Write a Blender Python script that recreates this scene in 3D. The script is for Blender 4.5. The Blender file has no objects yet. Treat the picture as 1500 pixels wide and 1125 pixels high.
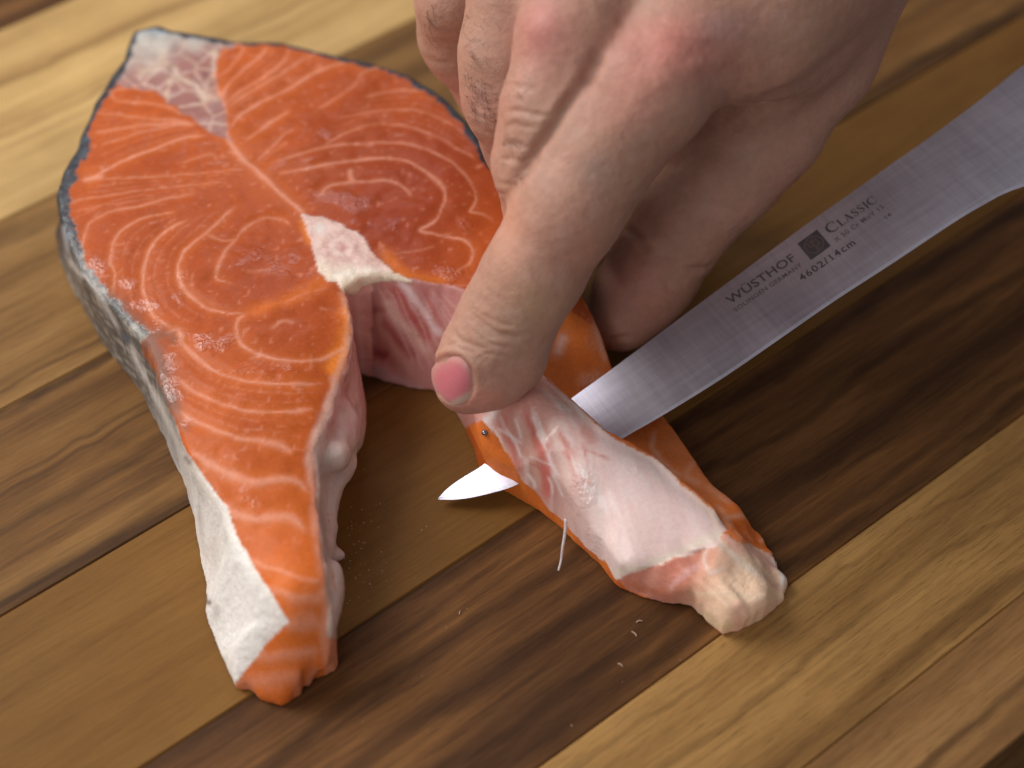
import bpy, bmesh, math, random
import numpy as np
from mathutils import Vector, Matrix
from mathutils.bvhtree import BVHTree

random.seed(5)
rng = np.random.default_rng(7)
S = 0.001                      # all modelling below is in millimetres
scene = bpy.context.scene

# ------------------------------------------------------------------ camera
PITCH = math.radians(50.0)
FPX = 2500.0                   # focal length in photo pixels (photo is 1500 wide)
DIST = 357.0
CAM = np.array([0.0, -DIST * math.cos(PITCH), DIST * math.sin(PITCH)])
FWD = np.array([0.0, math.cos(PITCH), -math.sin(PITCH)])
UP = np.array([0.0, math.sin(PITCH), math.cos(PITCH)])
RIGHT = np.array([1.0, 0.0, 0.0])

def P(px, py, z=0.0):
    """point at height z (mm) seen at photo position px,py"""
    d = FWD + RIGHT * ((px - 750.0) / FPX) + UP * ((562.5 - py) / FPX)
    return CAM + d * ((z - CAM[2]) / d[2])

def proj(V):
    r = V - CAM
    w = r @ FWD
    return 750.0 + FPX * (r @ RIGHT) / w, 562.5 - FPX * (r @ UP) / w, w

cd = bpy.data.cameras.new('camera')
cam = bpy.data.objects.new('camera', cd)
scene.collection.objects.link(cam)
cam.location = CAM * S
cam.rotation_euler = (math.pi / 2 - PITCH, 0, 0)
cd.sensor_width = 36.0
cd.lens = FPX / 1500.0 * 36.0
cd.clip_start = 0.01
cd.clip_end = 20.0
cd.dof.use_dof = True
cd.dof.focus_distance = float((P(640, 540, 22) - CAM) @ FWD) * S
cd.dof.aperture_fstop = 7.8
scene.camera = cam

# ------------------------------------------------------------------ light
world = bpy.data.worlds.new('World')
scene.world = world
world.use_nodes = True
bg = world.node_tree.nodes['Background']
bg.inputs[0].default_value = (0.98, 0.95, 0.98, 1)
bg.inputs[1].default_value = 0.25

def area(name, loc, target, size, power, col):
    ld = bpy.data.lights.new(name, 'AREA')
    ld.shape = 'RECTANGLE'; ld.size = size[0]; ld.size_y = size[1]
    ld.energy = power; ld.color = col
    o = bpy.data.objects.new(name, ld)
    scene.collection.objects.link(o)
    o.location = loc
    o.rotation_euler = (Vector(target) - Vector(loc)).to_track_quat('-Z', 'Y').to_euler()
    return o
# tall window to the left and a little beyond the board, a weaker one in front
area('window_light', (-0.58, 0.20, 0.56), (-0.05, 0, 0), (0.45, 0.55), 6.0, (1.0, 0.97, 0.93))
area('room_light', (-0.42, -0.66, 0.5), (0, 0, 0), (0.4, 0.4), 1.9, (1.0, 0.97, 0.95))

area('blade_fill_light', (-0.50, 0.42, 0.84), (0, 0, 0), (0.55, 0.6), 1.25, (0.84, 0.86, 1.0))  # added cool fill, set at the blade's mirror angle to brighten the steel
area('glint_fill_light', (-0.15, 0.85, 0.85), (0, 0, 0), (0.34, 0.30), 1.5, (0.86, 0.88, 1.0))  # added source, no known window; gives glints on the wet flesh
scene.view_settings.view_transform = 'Standard'
scene.view_settings.look = 'None'
scene.view_settings.gamma = 1.0
scene.view_settings.exposure = 0.0
scene.render.engine = 'CYCLES'
scene.cycles.use_denoising = True
scene.cycles.max_bounces = 8

# ------------------------------------------------------------------ helpers
def tag(o, label=None, cat=None, group=None, kind=None):
    if label: o['label'] = label
    if cat: o['category'] = cat
    if group: o['group'] = group
    if kind: o['kind'] = kind
    return o

def empty(name, loc=(0, 0, 0)):
    o = bpy.data.objects.new(name, None)
    o.empty_display_size = 0.01
    scene.collection.objects.link(o)
    o.location = loc
    return o

def mesh_obj(name, V, F, mat, parent=None, smooth=True, col=None, normals=None, uv=None, attrs=None):
    """V in mm, world space. F: list of faces or (n,4) array"""
    me = bpy.data.meshes.new(name)
    V = np.asarray(V, dtype=np.float64)
    if isinstance(F, np.ndarray):
        nf, k = F.shape
        me.vertices.add(len(V)); me.vertices.foreach_set('co', (V * S).astype(np.float32).ravel())
        me.loops.add(nf * k); me.loops.foreach_set('vertex_index', F.astype(np.int32).ravel())
        me.polygons.add(nf)
        me.polygons.foreach_set('loop_start', np.arange(0, nf * k, k, dtype=np.int32))
        me.update(calc_edges=True)
    else:
        me.from_pydata((V * S).tolist(), [], [list(map(int, f)) for f in F])
    me.polygons.foreach_set('use_smooth', [smooth] * len(me.polygons))
    if col is not None:
        a = me.color_attributes.new('tint', 'FLOAT_COLOR', 'POINT')
        c = np.ones((len(V), 4), dtype=np.float32); c[:, :3] = col
        a.data.foreach_set('color', c.ravel())
    for nm, arr in (attrs or {}).items():
        a = me.attributes.new(nm, 'FLOAT', 'POINT')
        a.data.foreach_set('value', np.asarray(arr, dtype=np.float32))
    if uv is not None:
        a = me.attributes.new('flat', 'FLOAT_VECTOR', 'POINT')
        a.data.foreach_set('vector', np.asarray(uv, dtype=np.float32).ravel())
    if normals is not None:
        me.normals_split_custom_set_from_vertices([tuple(n) for n in normals])
    me.update()
    o = bpy.data.objects.new(name, me)
    scene.collection.objects.link(o)
    if mat: me.materials.append(mat)
    if parent is not None:
        o.parent = parent
        o.matrix_parent_inverse = Matrix.Translation(parent.location).inverted()
    return o

def smoothstep(a, b, x):
    t = np.clip((x - a) / (b - a), 0, 1)
    return t * t * (3 - 2 * t)

def spline(pts, n=5):
    """Catmull-Rom through pts"""
    p = np.asarray(pts, dtype=float)
    if len(p) < 3: return p
    q = np.vstack([2 * p[0] - p[1], p, 2 * p[-1] - p[-2]])
    out = []
    for i in range(1, len(q) - 2):
        a, b, c, d = q[i - 1], q[i], q[i + 1], q[i + 2]
        for k in range(n):
            t = k / n
            out.append(0.5 * (2 * b + (c - a) * t + (2 * a - 5 * b + 4 * c - d) * t * t + (3 * b - a - 3 * c + d) * t ** 3))
    out.append(p[-1])
    return np.array(out)

def dist_line(X, Y, line):
    """distance to a polyline and the parameter 0..1 along it"""
    best = np.full(X.shape, 1e9); par = np.zeros(X.shape)
    n = len(line) - 1
    for i in range(n):
        ax, ay = line[i]; bx, by = line[i + 1]
        dx, dy = bx - ax, by - ay
        L = dx * dx + dy * dy + 1e-12
        t = np.clip(((X - ax) * dx + (Y - ay) * dy) / L, 0, 1)
        d = np.hypot(X - ax - t * dx, Y - ay - t * dy)
        m = d < best
        best = np.where(m, d, best); par = np.where(m, (i + t) / n, par)
    return best, par

def sdf_poly(X, Y, poly):
    poly = np.asarray(poly)
    d = np.full(X.shape, 1e9); inside = np.zeros(X.shape, dtype=bool)
    n = len(poly)
    for i in range(n):
        ax, ay = poly[i]; bx, by = poly[(i + 1) % n]
        dx, dy = bx - ax, by - ay
        t = np.clip(((X - ax) * dx + (Y - ay) * dy) / (dx * dx + dy * dy + 1e-12), 0, 1)
        d = np.minimum(d, (X - ax - t * dx) ** 2 + (Y - ay - t * dy) ** 2)
        if ay != by:
            c = ((ay > Y) != (by > Y)) & (X < (bx - ax) * (Y - ay) / (by - ay) + ax)
            inside ^= c
    d = np.sqrt(d)
    return np.where(inside, -d, d)

def vnoise(p, scale, seed=0):
    """smooth value noise on (n,k) points (k = 2 or 3), about -1..1"""
    r = np.random.default_rng(seed)
    tab = r.uniform(-1, 1, 4096)
    q = np.asarray(p) / scale
    i = np.floor(q).astype(np.int64); f = q - i
    f = f * f * (3 - 2 * f)
    k = q.shape[-1]
    mul = np.array([73856093, 19349663, 83492791])[:k]
    out = 0
    for c in range(2 ** k):
        o = np.array([(c >> b) & 1 for b in range(k)])
        w = np.prod(np.where(o, f, 1 - f), axis=-1)
        h = np.bitwise_xor.reduce((i + o) * mul, axis=-1) & 4095
        out = out + w * tab[h]
    return out

def fbm(p, scale, seed=0, o=3):
    a = 0; w = 1; t = 0
    for k in range(o):
        a = a + w * vnoise(p, scale / 2 ** k, seed + k); t += w; w *= .5
    return a / t

def surface_nets(F, org, h):
    ins = F < 0
    nx, ny, nz = F.shape
    cnt = np.zeros((nx - 1, ny - 1, nz - 1), dtype=np.uint8)
    for c in range(8):
        x, y, z = c & 1, (c >> 1) & 1, c >> 2
        cnt += ins[x:nx - 1 + x, y:ny - 1 + y, z:nz - 1 + z]
    cells = np.argwhere((cnt > 0) & (cnt < 8))
    ids = np.full(cnt.shape, -1, dtype=np.int32)
    ids[tuple(cells.T)] = np.arange(len(cells))
    acc = np.zeros((len(cells), 3)); num = np.zeros(len(cells))
    cs = [np.array([c & 1, (c >> 1) & 1, c >> 2]) for c in range(8)]
    for a in range(8):
        for b in range(a + 1, 8):
            if np.abs(cs[a] - cs[b]).sum() != 1: continue
            fa = F[tuple((cells + cs[a]).T)]; fb = F[tuple((cells + cs[b]).T)]
            m = (fa < 0) != (fb < 0)
            t = np.where(m, fa / np.where(m, fa - fb, 1), 0)[:, None]
            p = cs[a] + t * (cs[b] - cs[a])
            acc += np.where(m[:, None], p, 0); num += m
    V = (cells + acc / num[:, None]) * h + np.asarray(org)
    quads = []
    for ax in range(3):
        u, v = (ax + 1) % 3, (ax + 2) % 3
        sl0 = [slice(None)] * 3; sl1 = [slice(None)] * 3
        sl0[ax] = slice(0, -1); sl1[ax] = slice(1, None)
        cross = ins[tuple(sl0)] != ins[tuple(sl1)]
        E = np.argwhere(cross)
        ok = (E[:, u] > 0) & (E[:, v] > 0) & (E[:, u] < F.shape[u] - 1) & (E[:, v] < F.shape[v] - 1)
        E = E[ok]
        flip = ins[tuple(E.T)]
        def idx(du, dv):
            q = E.copy(); q[:, u] -= du; q[:, v] -= dv
            return ids[tuple(q.T)]
        Q = np.stack([idx(1, 1), idx(0, 1), idx(0, 0), idx(1, 0)], 1)
        Q[~flip] = Q[~flip][:, ::-1]
        quads.append(Q)
    Fq = np.vstack(quads)
    return V, Fq

def vert_normals(V, F):
    n = np.cross(V[F[:, 2]] - V[F[:, 0]], V[F[:, 3]] - V[F[:, 1]])
    N = np.zeros_like(V)
    for k in range(4):
        for j in range(3):
            N[:, j] += np.bincount(F[:, k], weights=n[:, j], minlength=len(V))
    return N / (np.linalg.norm(N, axis=1, keepdims=True) + 1e-12)

def relax(V, F, it=2, lam=.5):
    e = np.vstack([F[:, [0, 1]], F[:, [1, 2]], F[:, [2, 3]], F[:, [3, 0]]])
    deg = np.bincount(e.ravel(), minlength=len(V))[:, None]
    for _ in range(it):
        A = np.zeros_like(V)
        for j in range(3):
            A[:, j] = np.bincount(e[:, 0], V[e[:, 1], j], len(V)) + np.bincount(e[:, 1], V[e[:, 0], j], len(V))
        V = V + lam * (A / np.maximum(deg, 1) - V)
    return V

def part_mesh(name, V, F, facemask, mat, parent, col, N, alpha=None):
    f = F[facemask]
    used, inv = np.unique(f.ravel(), return_inverse=True)
    o = mesh_obj(name, V[used], inv.reshape(f.shape), mat, parent, True, col[used], N[used])
    if alpha is not None:
        c = np.ones((len(used), 4), dtype=np.float32); c[:, :3] = col[used]; c[:, 3] = alpha[used]
        o.data.color_attributes['tint'].data.foreach_set('color', c.ravel())
    return o

# ------------------------------------------------------------------ materials
def new_mat(name):
    m = bpy.data.materials.new(name); m.use_nodes = True
    nt = m.node_tree
    return m, nt, nt.nodes['Principled BSDF']

def node(nt, t, **kw):
    n = nt.nodes.new(t)
    for k, v in kw.items():
        if k.startswith('in_'):
            n.inputs[k[3:].replace('_', ' ')].default_value = v
        else: setattr(n, k, v)
    return n

def coords(nt, scale=(1, 1, 1), rot=(0, 0, 0), kind='Object'):
    t = nt.nodes.new('ShaderNodeTexCoord'); mp = nt.nodes.new('ShaderNodeMapping')
    mp.inputs['Scale'].default_value = scale; mp.inputs['Rotation'].default_value = rot
    nt.links.new(t.outputs[kind], mp.inputs['Vector'])
    return mp.outputs[0]

def noise(nt, vec, scale, detail=4, rough=.55, dist=0.0):
    n = nt.nodes.new('ShaderNodeTexNoise')
    n.inputs['Scale'].default_value = scale; n.inputs['Detail'].default_value = detail
    n.inputs['Roughness'].default_value = rough; n.inputs['Distortion'].default_value = dist
    nt.links.new(vec, n.inputs['Vector'])
    return n.outputs['Fac']

def ramp(nt, fac, stops):
    r = nt.nodes.new('ShaderNodeValToRGB')
    el = r.color_ramp.elements
    while len(el) > 1: el.remove(el[-1])
    el[0].position = stops[0][0]; el[0].color = (*stops[0][1], 1)
    for p, c in stops[1:]:
        e = el.new(p); e.color = (*c, 1)
    nt.links.new(fac, r.inputs[0])
    return r.outputs[0]

def mix(nt, fac, a, b, mode='MIX'):
    n = nt.nodes.new('ShaderNodeMix'); n.data_type = 'RGBA'; n.blend_type = mode
    for sock, val in ((n.inputs[0], fac), (n.inputs[6], a), (n.inputs[7], b)):
        if isinstance(val, (int, float)): sock.default_value = val
        elif isinstance(val, tuple): sock.default_value = (*val, 1)
        else: nt.links.new(val, sock)
    return n.outputs[2]

def bump(nt, h, strength, dist, prev=None):
    b = nt.nodes.new('ShaderNodeBump')
    b.inputs['Strength'].default_value = strength; b.inputs['Distance'].default_value = dist
    nt.links.new(h, b.inputs['Height'])
    if prev is not None: nt.links.new(prev, b.inputs['Normal'])
    return b.outputs[0]

def organic(name, rough=.35, sss=.15, radius=(0.004, 0.0015, 0.0008), coat=.4, coat_r=.12, grain=.12,
            b1=(900, .35, .00035), b2=(3500, .25, .00012), spec=.5, grain_scale=1500, patchy=False, base=.12):
    m, nt, b = new_mat(name)
    at = node(nt, 'ShaderNodeAttribute', attribute_name='tint')
    v = coords(nt)
    g = noise(nt, v, grain_scale, 3, .6)
    gr = ramp(nt, g, [(.3, (1 - grain,) * 3), (.7, (1 + grain,) * 3)])
    c = mix(nt, 1.0, at.outputs['Color'], gr, 'MULTIPLY')
    nt.links.new(c, b.inputs['Base Color'])
    n1 = noise(nt, v, b1[0], 3, .6)
    n2 = noise(nt, v, b2[0], 2, .5)
    if patchy:                                   # wet, broken surface in patches, smooth elsewhere
        ma_ = node(nt, 'ShaderNodeMath', operation='MULTIPLY_ADD'); nt.links.new(noise(nt, v, 190, 3, .6), ma_.inputs[0]); ma_.inputs[1].default_value = 1.1
        nt.links.new(at.outputs['Alpha'], ma_.inputs[2])                     # alpha of the tint says how torn and wet the spot is
        pm_ = ramp(nt, ma_.outputs[0], [(.80, (.03, .03, .03)), (1.05, (1, 1, 1))])
        n2 = mix(nt, 1.0, n2, pm_, 'MULTIPLY')
    nb = bump(nt, n1, b1[1], b1[2]); nb = bump(nt, n2, b2[1], b2[2], nb)
    nt.links.new(nb, b.inputs['Normal'])
    if coat: nt.links.new(nb, b.inputs['Coat Normal'])
    b.inputs['Roughness'].default_value = rough
    b.inputs['Subsurface Weight'].default_value = sss
    b.inputs['Subsurface Radius'].default_value = (1, 1, 1)
    b.inputs['Subsurface Radius'].default_value = tuple(r / radius[0] for r in radius)
    b.inputs['Subsurface Scale'].default_value = radius[0]
    b.inputs['Coat Weight'].default_value = coat
    if patchy:
        cw = node(nt, 'ShaderNodeMapRange'); nt.links.new(pm_, cw.inputs[0]); cw.inputs[3].default_value = coat * base; cw.inputs[4].default_value = coat * 1.5
        nt.links.new(cw.outputs[0], b.inputs['Coat Weight'])
    b.inputs['Coat Roughness'].default_value = coat_r
    b.inputs['Specular IOR Level'].default_value = spec
    return m

M_flesh = organic('salmon_flesh', .55, .08, (.0015, .0005, .0003), coat=.62, coat_r=.08, base=.06, b1=(260, .14, .0009), b2=(1500, .8, .00028), spec=.14, patchy=True, grain=.09)
M_memb = organic('belly_membrane', .42, .15, (0.0015, .0010, .0008), coat=.60, coat_r=.09, base=.7, b1=(300, .14, .0006), b2=(1200, .7, .00022), spec=.3, patchy=True, grain=.06)
M_bone = organic('bone_and_fat', .42, .2, (0.003, .002, .0016), coat=.3, coat_r=.15)
M_fishskin = organic('fish_skin', .45, .05, coat=.18, coat_r=.2, b1=(700, .5, .0006), b2=(2400, .4, .0002))
M_hand = organic('hand_skin', .52, .22, (0.006, .0022, .0012), coat=0, grain=.05, b1=(350, .35, .0009), b2=(2200, .45, .00022), spec=.35, grain_scale=420)
M_nail = organic('nail', .45, .2, (0.003, .0015, .001), coat=.0, coat_r=.2, grain=.03, b1=(300, .1, .0003), b2=(2500, .05, .0001))

# ------------------------------------------------------------------ table and board
AZ = math.radians(51.5)
U = np.array([math.sin(AZ), math.cos(AZ)])        # along the planks
W = np.array([math.cos(AZ), -math.sin(AZ)])       # across, towards lower right
def across(px, py):
    p = P(px, py, 0); return float(p[0] * W[0] + p[1] * W[1])
def along(px, py):
    p = P(px, py, 0); return float(p[0] * U[0] + p[1] * U[1])

def wood(name, light, mid, dark, seed, bands=40.0, band_w=.5, streak=1.0, contrast=(.32, .5, .68), speck=.3, warp=7.0, veins=()):
    """growth bands and streaks stretched along the grain (object x), stops run light > mid > dark"""
    light, mid, dark = ((c_[0] * 1.04, c_[1] * .97, c_[2] * .82) for c_ in (light, mid, dark))
    m, nt, b = new_mat(name)
    at = nt.nodes.new('ShaderNodeTexCoord')
    mp = node(nt, 'ShaderNodeMapping'); mp.inputs['Location'].default_value = (seed * 1.37, seed * .71, seed * .33)
    nt.links.new(at.outputs['Object'], mp.inputs['Vector'])
    def st(sc):
        q = node(nt, 'ShaderNodeMapping'); q.inputs['Scale'].default_value = sc
        nt.links.new(mp.outputs[0], q.inputs['Vector']); return q.outputs[0]
    wv = node(nt, 'ShaderNodeTexWave', wave_type='BANDS', bands_direction='Y', wave_profile='SIN')
    wv.inputs['Scale'].default_value = bands; wv.inputs['Distortion'].default_value = warp
    wv.inputs['Detail'].default_value = 4; wv.inputs['Detail Scale'].default_value = .35; wv.inputs['Detail Roughness'].default_value = .62
    nt.links.new(st((.09, 1, 1)), wv.inputs['Vector'])
    big = noise(nt, st((1, 9, 3)), 9, 4, .55, .8)
    mid_n = noise(nt, st((1, 14, 4)), 30, 6, .65, .3)
    fine = noise(nt, st((1, 22, 6)), 75, 5, .75)
    pores = noise(nt, st((1, 13, 6)), 260, 3, .6)
    def madd(a, k, c):
        n = node(nt, 'ShaderNodeMath', operation='MULTIPLY_ADD'); nt.links.new(a, n.inputs[0]); n.inputs[1].default_value = k
        if isinstance(c, (int, float)): n.inputs[2].default_value = c
        else: nt.links.new(c, n.inputs[2])
        return n.outputs[0]
    tot = madd(wv.outputs['Fac'], band_w * .45, madd(big, (1 - band_w) * 1.3, madd(mid_n, .55, -.5 * (.45 * band_w + 1.3 * (1 - band_w) + .55) + .5)))
    c = ramp(nt, tot, [(contrast[0] - .06, light), (contrast[1], mid), (contrast[2] + .08, dark)])
    if veins:                                    # single dark veins: (offset mm across the plank, half width mm, strength)
        sy = node(nt, 'ShaderNodeSeparateXYZ'); nt.links.new(at.outputs['Object'], sy.inputs[0])
        w1 = noise(nt, st((1, .4, 1)), 9, 5, .6)
        for off, hw_, k_ in veins:
            y_ = madd(w1, .020, madd(sy.outputs['Y'], 1.0, off * S - .010))
            sq = node(nt, 'ShaderNodeMath', operation='DIVIDE'); nt.links.new(y_, sq.inputs[0]); sq.inputs[1].default_value = hw_ * S
            p2_ = node(nt, 'ShaderNodeMath', operation='MULTIPLY'); nt.links.new(sq.outputs[0], p2_.inputs[0]); nt.links.new(sq.outputs[0], p2_.inputs[1])
            ab = madd(mid_n, 2.2, madd(p2_.outputs[0], .7, -.95))
            c = mix(nt, ramp(nt, ab, [(.0, (k_,) * 3), (.5, (k_ * .45,) * 3), (1.0, (0, 0, 0))]), c, tuple(x * .8 for x in dark))
    f = ramp(nt, fine, [(.30, (1 - .30 * streak,) * 3), (.55, (1.06,) * 3)])
    c = mix(nt, 1.0, c, f, 'MULTIPLY')
    pr = ramp(nt, pores, [(.32, (1 - .5 * speck,) * 3), (.42, (1, 1, 1))])      # short dark pores
    c = mix(nt, 1.0, c, pr, 'MULTIPLY')
    bl = noise(nt, mp.outputs[0], 22, 4, .6)                                    # oil and wear, ignores the grain
    br = ramp(nt, bl, [(.3, (.84, .82, .80)), (.7, (1.10, 1.09, 1.08))])
    c = mix(nt, 1.0, c, br, 'MULTIPLY')
    sm = node(nt, 'ShaderNodeMapping'); sm.inputs['Scale'].default_value = (26, .9, 1); sm.inputs['Rotation'].default_value = (0, 0, .35)
    nt.links.new(mp.outputs[0], sm.inputs['Vector'])
    scr = noise(nt, sm.outputs[0], 45, 2, .5)                                   # knife scratches
    r = ramp(nt, scr, [(.64, (0, 0, 0)), (.69, (1, 1, 1))])
    nt.links.new(c, b.inputs['Base Color'])
    nb = bump(nt, fine, .25, .0003)
    nb = bump(nt, pores, .15, .0002, nb)
    nt.links.new(nb, b.inputs['Normal'])
    rr = node(nt, 'ShaderNodeMapRange'); nt.links.new(bl, rr.inputs[0])
    rr.inputs[3].default_value = .46; rr.inputs[4].default_value = .66
    nt.links.new(rr.outputs[0], b.inputs['Roughness'])
    b.inputs['Specular IOR Level'].default_value = .12
    return m

def add_plank(name, w0, w1, mat, parent, u0=-420, u1=620, th=24):
    """a strip of the board between two offsets across the grain, eased edges"""
    e = .35; z0 = -th
    prof = [(w0 + .02, z0), (w0 + .02, -e), (w0 + e, 0), (w1 - e, 0), (w1 - .02, -e), (w1 - .02, z0)]
    V = []; F = []
    me = bpy.data.meshes.new(name)
    for u in (u0, u1):
        for w, z in prof: V.append(((u) * S, -(w - w0) * S, z * S))
    n = len(prof)
    for i in range(n):
        j = (i + 1) % n; F.append((i, i + n, j + n, j))
    F.append(tuple(range(n))); F.append(tuple(range(2 * n - 1, n - 1, -1)))
    me.from_pydata(V, [], F); me.update()
    bm = bmesh.new(); bm.from_mesh(me); bmesh.ops.recalc_face_normals(bm, faces=bm.faces); bm.to_mesh(me); bm.free()
    me.materials.append(mat)
    o = bpy.data.objects.new(name, me); scene.collection.objects.link(o)
    # local x along the planks, local -y across towards the lower right
    o.location = (W[0] * w0 * S, W[1] * w0 * S, 0)
    o.rotation_euler = (0, 0, math.atan2(U[1], U[0]))
    o.parent = parent
    return o

board = tag(empty('cutting_board'), 'striped hardwood cutting board of glued light and dark planks under the salmon', 'cutting board')
wA = across(50, 22); wB = across(37, 305); wC = across(75, 560); wD = across(136, 823)
wE = across(450, 965); wF = across(1140, 868); wG = across(1337, 998); wH = across(1468, 1101)
def vein(px, py, w0): return across(px, py) - w0
planks = [
    (wA - 160, wA - 70, wood('maple_strip', (.50, .32, .13), (.38, .21, .08), (.18, .1, .04), 3)),
    (wA - 70, wA, wood('walnut_strip_back', (.20, .10, .04), (.12, .055, .02), (.05, .025, .012), 5)),
    (wA, wB, wood('pale_teak', (.58, .41, .20), (.47, .32, .145), (.26, .15, .063), 8, 20, .4, .5, (.30, .56, .80), .2, 4,
                  [(vein(60, 95, wA), 1.4, .7), (vein(170, 120, wA), .9, .6), (vein(580, 75, wA), 3.0, .75), (vein(40, 200, wA), .8, .5)])),
    (wB, wC, wood('honey_teak', (.30, .18, .075), (.215, .118, .044), (.095, .048, .020), 12, 22, .4, .8, (.30, .52, .78), .3, 5,
                  [(vein(60, 325, wB), 3.2, .6), (vein(60, 545, wB), .7, .6)])),
    (wC, wD, wood('brown_teak', (.25, .14, .052), (.175, .088, .032), (.065, .032, .015), 21, 24, .4, .9, (.28, .5, .74), .3, 6,
                  [(vein(80, 565, wC), 1.8, .95), (vein(80, 730, wC), 2.2, .7), (vein(120, 815, wC), 3.4, .9), (vein(200, 610, wC), .6, .6), (vein(100, 650, wC), .6, .5)])),
    (wD, wE, wood('amber_teak', (.200, .104, .030), (.170, .084, .023), (.120, .056, .016), 31, 12, .15, .5, (.3, .55, .85), .25, 4,
                  [(vein(640, 640, wD), .8, .25)])),
    (wE, wF, wood('walnut_strip', (.27, .130, .044), (.13, .060, .024), (.042, .019, .010), 47, 14, .35, 1.1, (.26, .50, .72), .4, 10,
                  [(vein(560, 905, wE), 3.0, .9), (vein(640, 960, wE), 1.6, .6), (vein(1050, 905, wE), 2.5, .8), (vein(860, 900, wE), 2.4, .7), (vein(1000, 900, wE), 1.4, .5)])),
    (wF, wG, wood('oak_toned_teak', (.40, .24, .095), (.29, .165, .062), (.155, .078, .030), 57, 22, .4, 1.0, (.28, .54, .80), .6, 5,
                  [(vein(1320, 985, wF), 2.6, .75), (vein(1300, 880, wF), 1.0, .5), (vein(1240, 840, wF), .7, .4)])),
    (wG, wH, wood('nut_brown_teak', (.33, .19, .085), (.24, .13, .056), (.12, .062, .028), 66, 22, .4, 1.0, (.30, .52, .76), .5, 5,
                  [(vein(1440, 1055, wG), 1.2, .8)])),
]
for a, b_, m in planks:
    add_plank('plank', a, b_, m, board)

m, nt, b = new_mat('dark_table')
v = coords(nt)
nt.links.new(ramp(nt, noise(nt, v, 14, 4), [(.3, (.008, .007, .006)), (.7, (.02, .016, .013))]), b.inputs['Base Color'])
b.inputs['Roughness'].default_value = .5
tb = bpy.data.meshes.new('table')
tb.from_pydata([(-1.2, -1.0, -.026), (1.2, -1.0, -.026), (1.2, 1.4, -.026), (-1.2, 1.4, -.026)], [], [(0, 1, 2, 3)])
tb.materials.append(m)
table = bpy.data.objects.new('table', tb); scene.collection.objects.link(table); tag(table, kind='structure')

# ------------------------------------------------------------------ salmon steak
CTRL = [  # photo x, photo y, height of the upper surface in mm
    (230, 60, 24), (120, 230, 24.5), (100, 330, 24.5), (200, 450, 23.5), (300, 120, 25), (350, 250, 26), (330, 400, 26), (420, 330, 25), (500, 150, 25),
    (600, 130, 24), (650, 280, 25), (480, 230, 26), (640, 390, 24.5), (700, 350, 24.5), (490, 480, 24.5), (350, 560, 24.5), (460, 600, 23.5),
    (290, 640, 23), (380, 750, 22.5), (440, 800, 22), (400, 860, 21), (470, 880, 20), (425, 908, 19), (480, 930, 15), (450, 965, 11),
    (380, 985, 6), (430, 1018, 3.5), (480, 982, 6), (348, 1000, 2.5),
    (760, 420, 23.5), (820, 450, 21), (860, 500, 18), (885, 535, 12), (845, 555, 10), (930, 590, 6), (890, 575, 7.5), (920, 615, 7.5),
    (690, 500, 22), (760, 580, 23), (700, 600, 17), (700, 640, 8), (730, 640, 12.5), (820, 605, 22.5), (790, 650, 21.5), (868, 640, 21), (758, 692, 9),
    (830, 700, 18), (900, 690, 18.5), (806, 735, 9), (950, 700, 17), (900, 780, 12.5), (1000, 740, 15), (1035, 765, 14), (960, 800, 11.5),
    (905, 835, 8), (872, 800, 7), (1050, 840, 9.5), (1115, 870, 8), (1070, 905, 6.5), (1000, 872, 6.5),
    (975, 640, 7.5), (1010, 690, 10), (1060, 745, 11), (1100, 790, 11), (1133, 830, 9), (962, 618, 7),
]
cx = np.array([P(*c) for c in CTRL])
def tps_fit(pts, vals, lam=2.0):
    n = len(pts)
    d = np.linalg.norm(pts[:, None] - pts[None], axis=2)
    K = np.where(d > 0, d * d * np.log(d + 1e-9), 0) + lam * np.eye(n) * 10
    Pm = np.hstack([np.ones((n, 1)), pts])
    A = np.zeros((n + 3, n + 3)); A[:n, :n] = K; A[:n, n:] = Pm; A[n:, :n] = Pm.T
    return np.linalg.solve(A, np.concatenate([vals, np.zeros(3)]))
tw = tps_fit(cx[:, :2], cx[:, 2])
def H0(x, y):
    x = np.asarray(x, float); y = np.asarray(y, float)
    out = tw[-3] + tw[-2] * x + tw[-1] * y
    for i in range(len(cx)):
        r2 = (x - cx[i, 0]) ** 2 + (y - cx[i, 1]) ** 2
        out = out + tw[i] * .5 * r2 * np.log(r2 + 1e-9)
    return np.clip(out, 1.5, 28)
def onsurf(px, py):
    zs = np.linspace(29, 0, 117)                 # first crossing of the sight line with the surface
    ps = np.array([P(px, py, z) for z in zs])
    under = np.where(H0(ps[:, 0], ps[:, 1]) >= zs)[0]
    return ps[under[0]] if len(under) else ps[-1]
def surf2d(pts):
    return np.array([onsurf(*p)[:2] for p in pts])
def flat2d(pts, z=0):
    return np.array([P(p[0], p[1], z)[:2] for p in pts])

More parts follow.
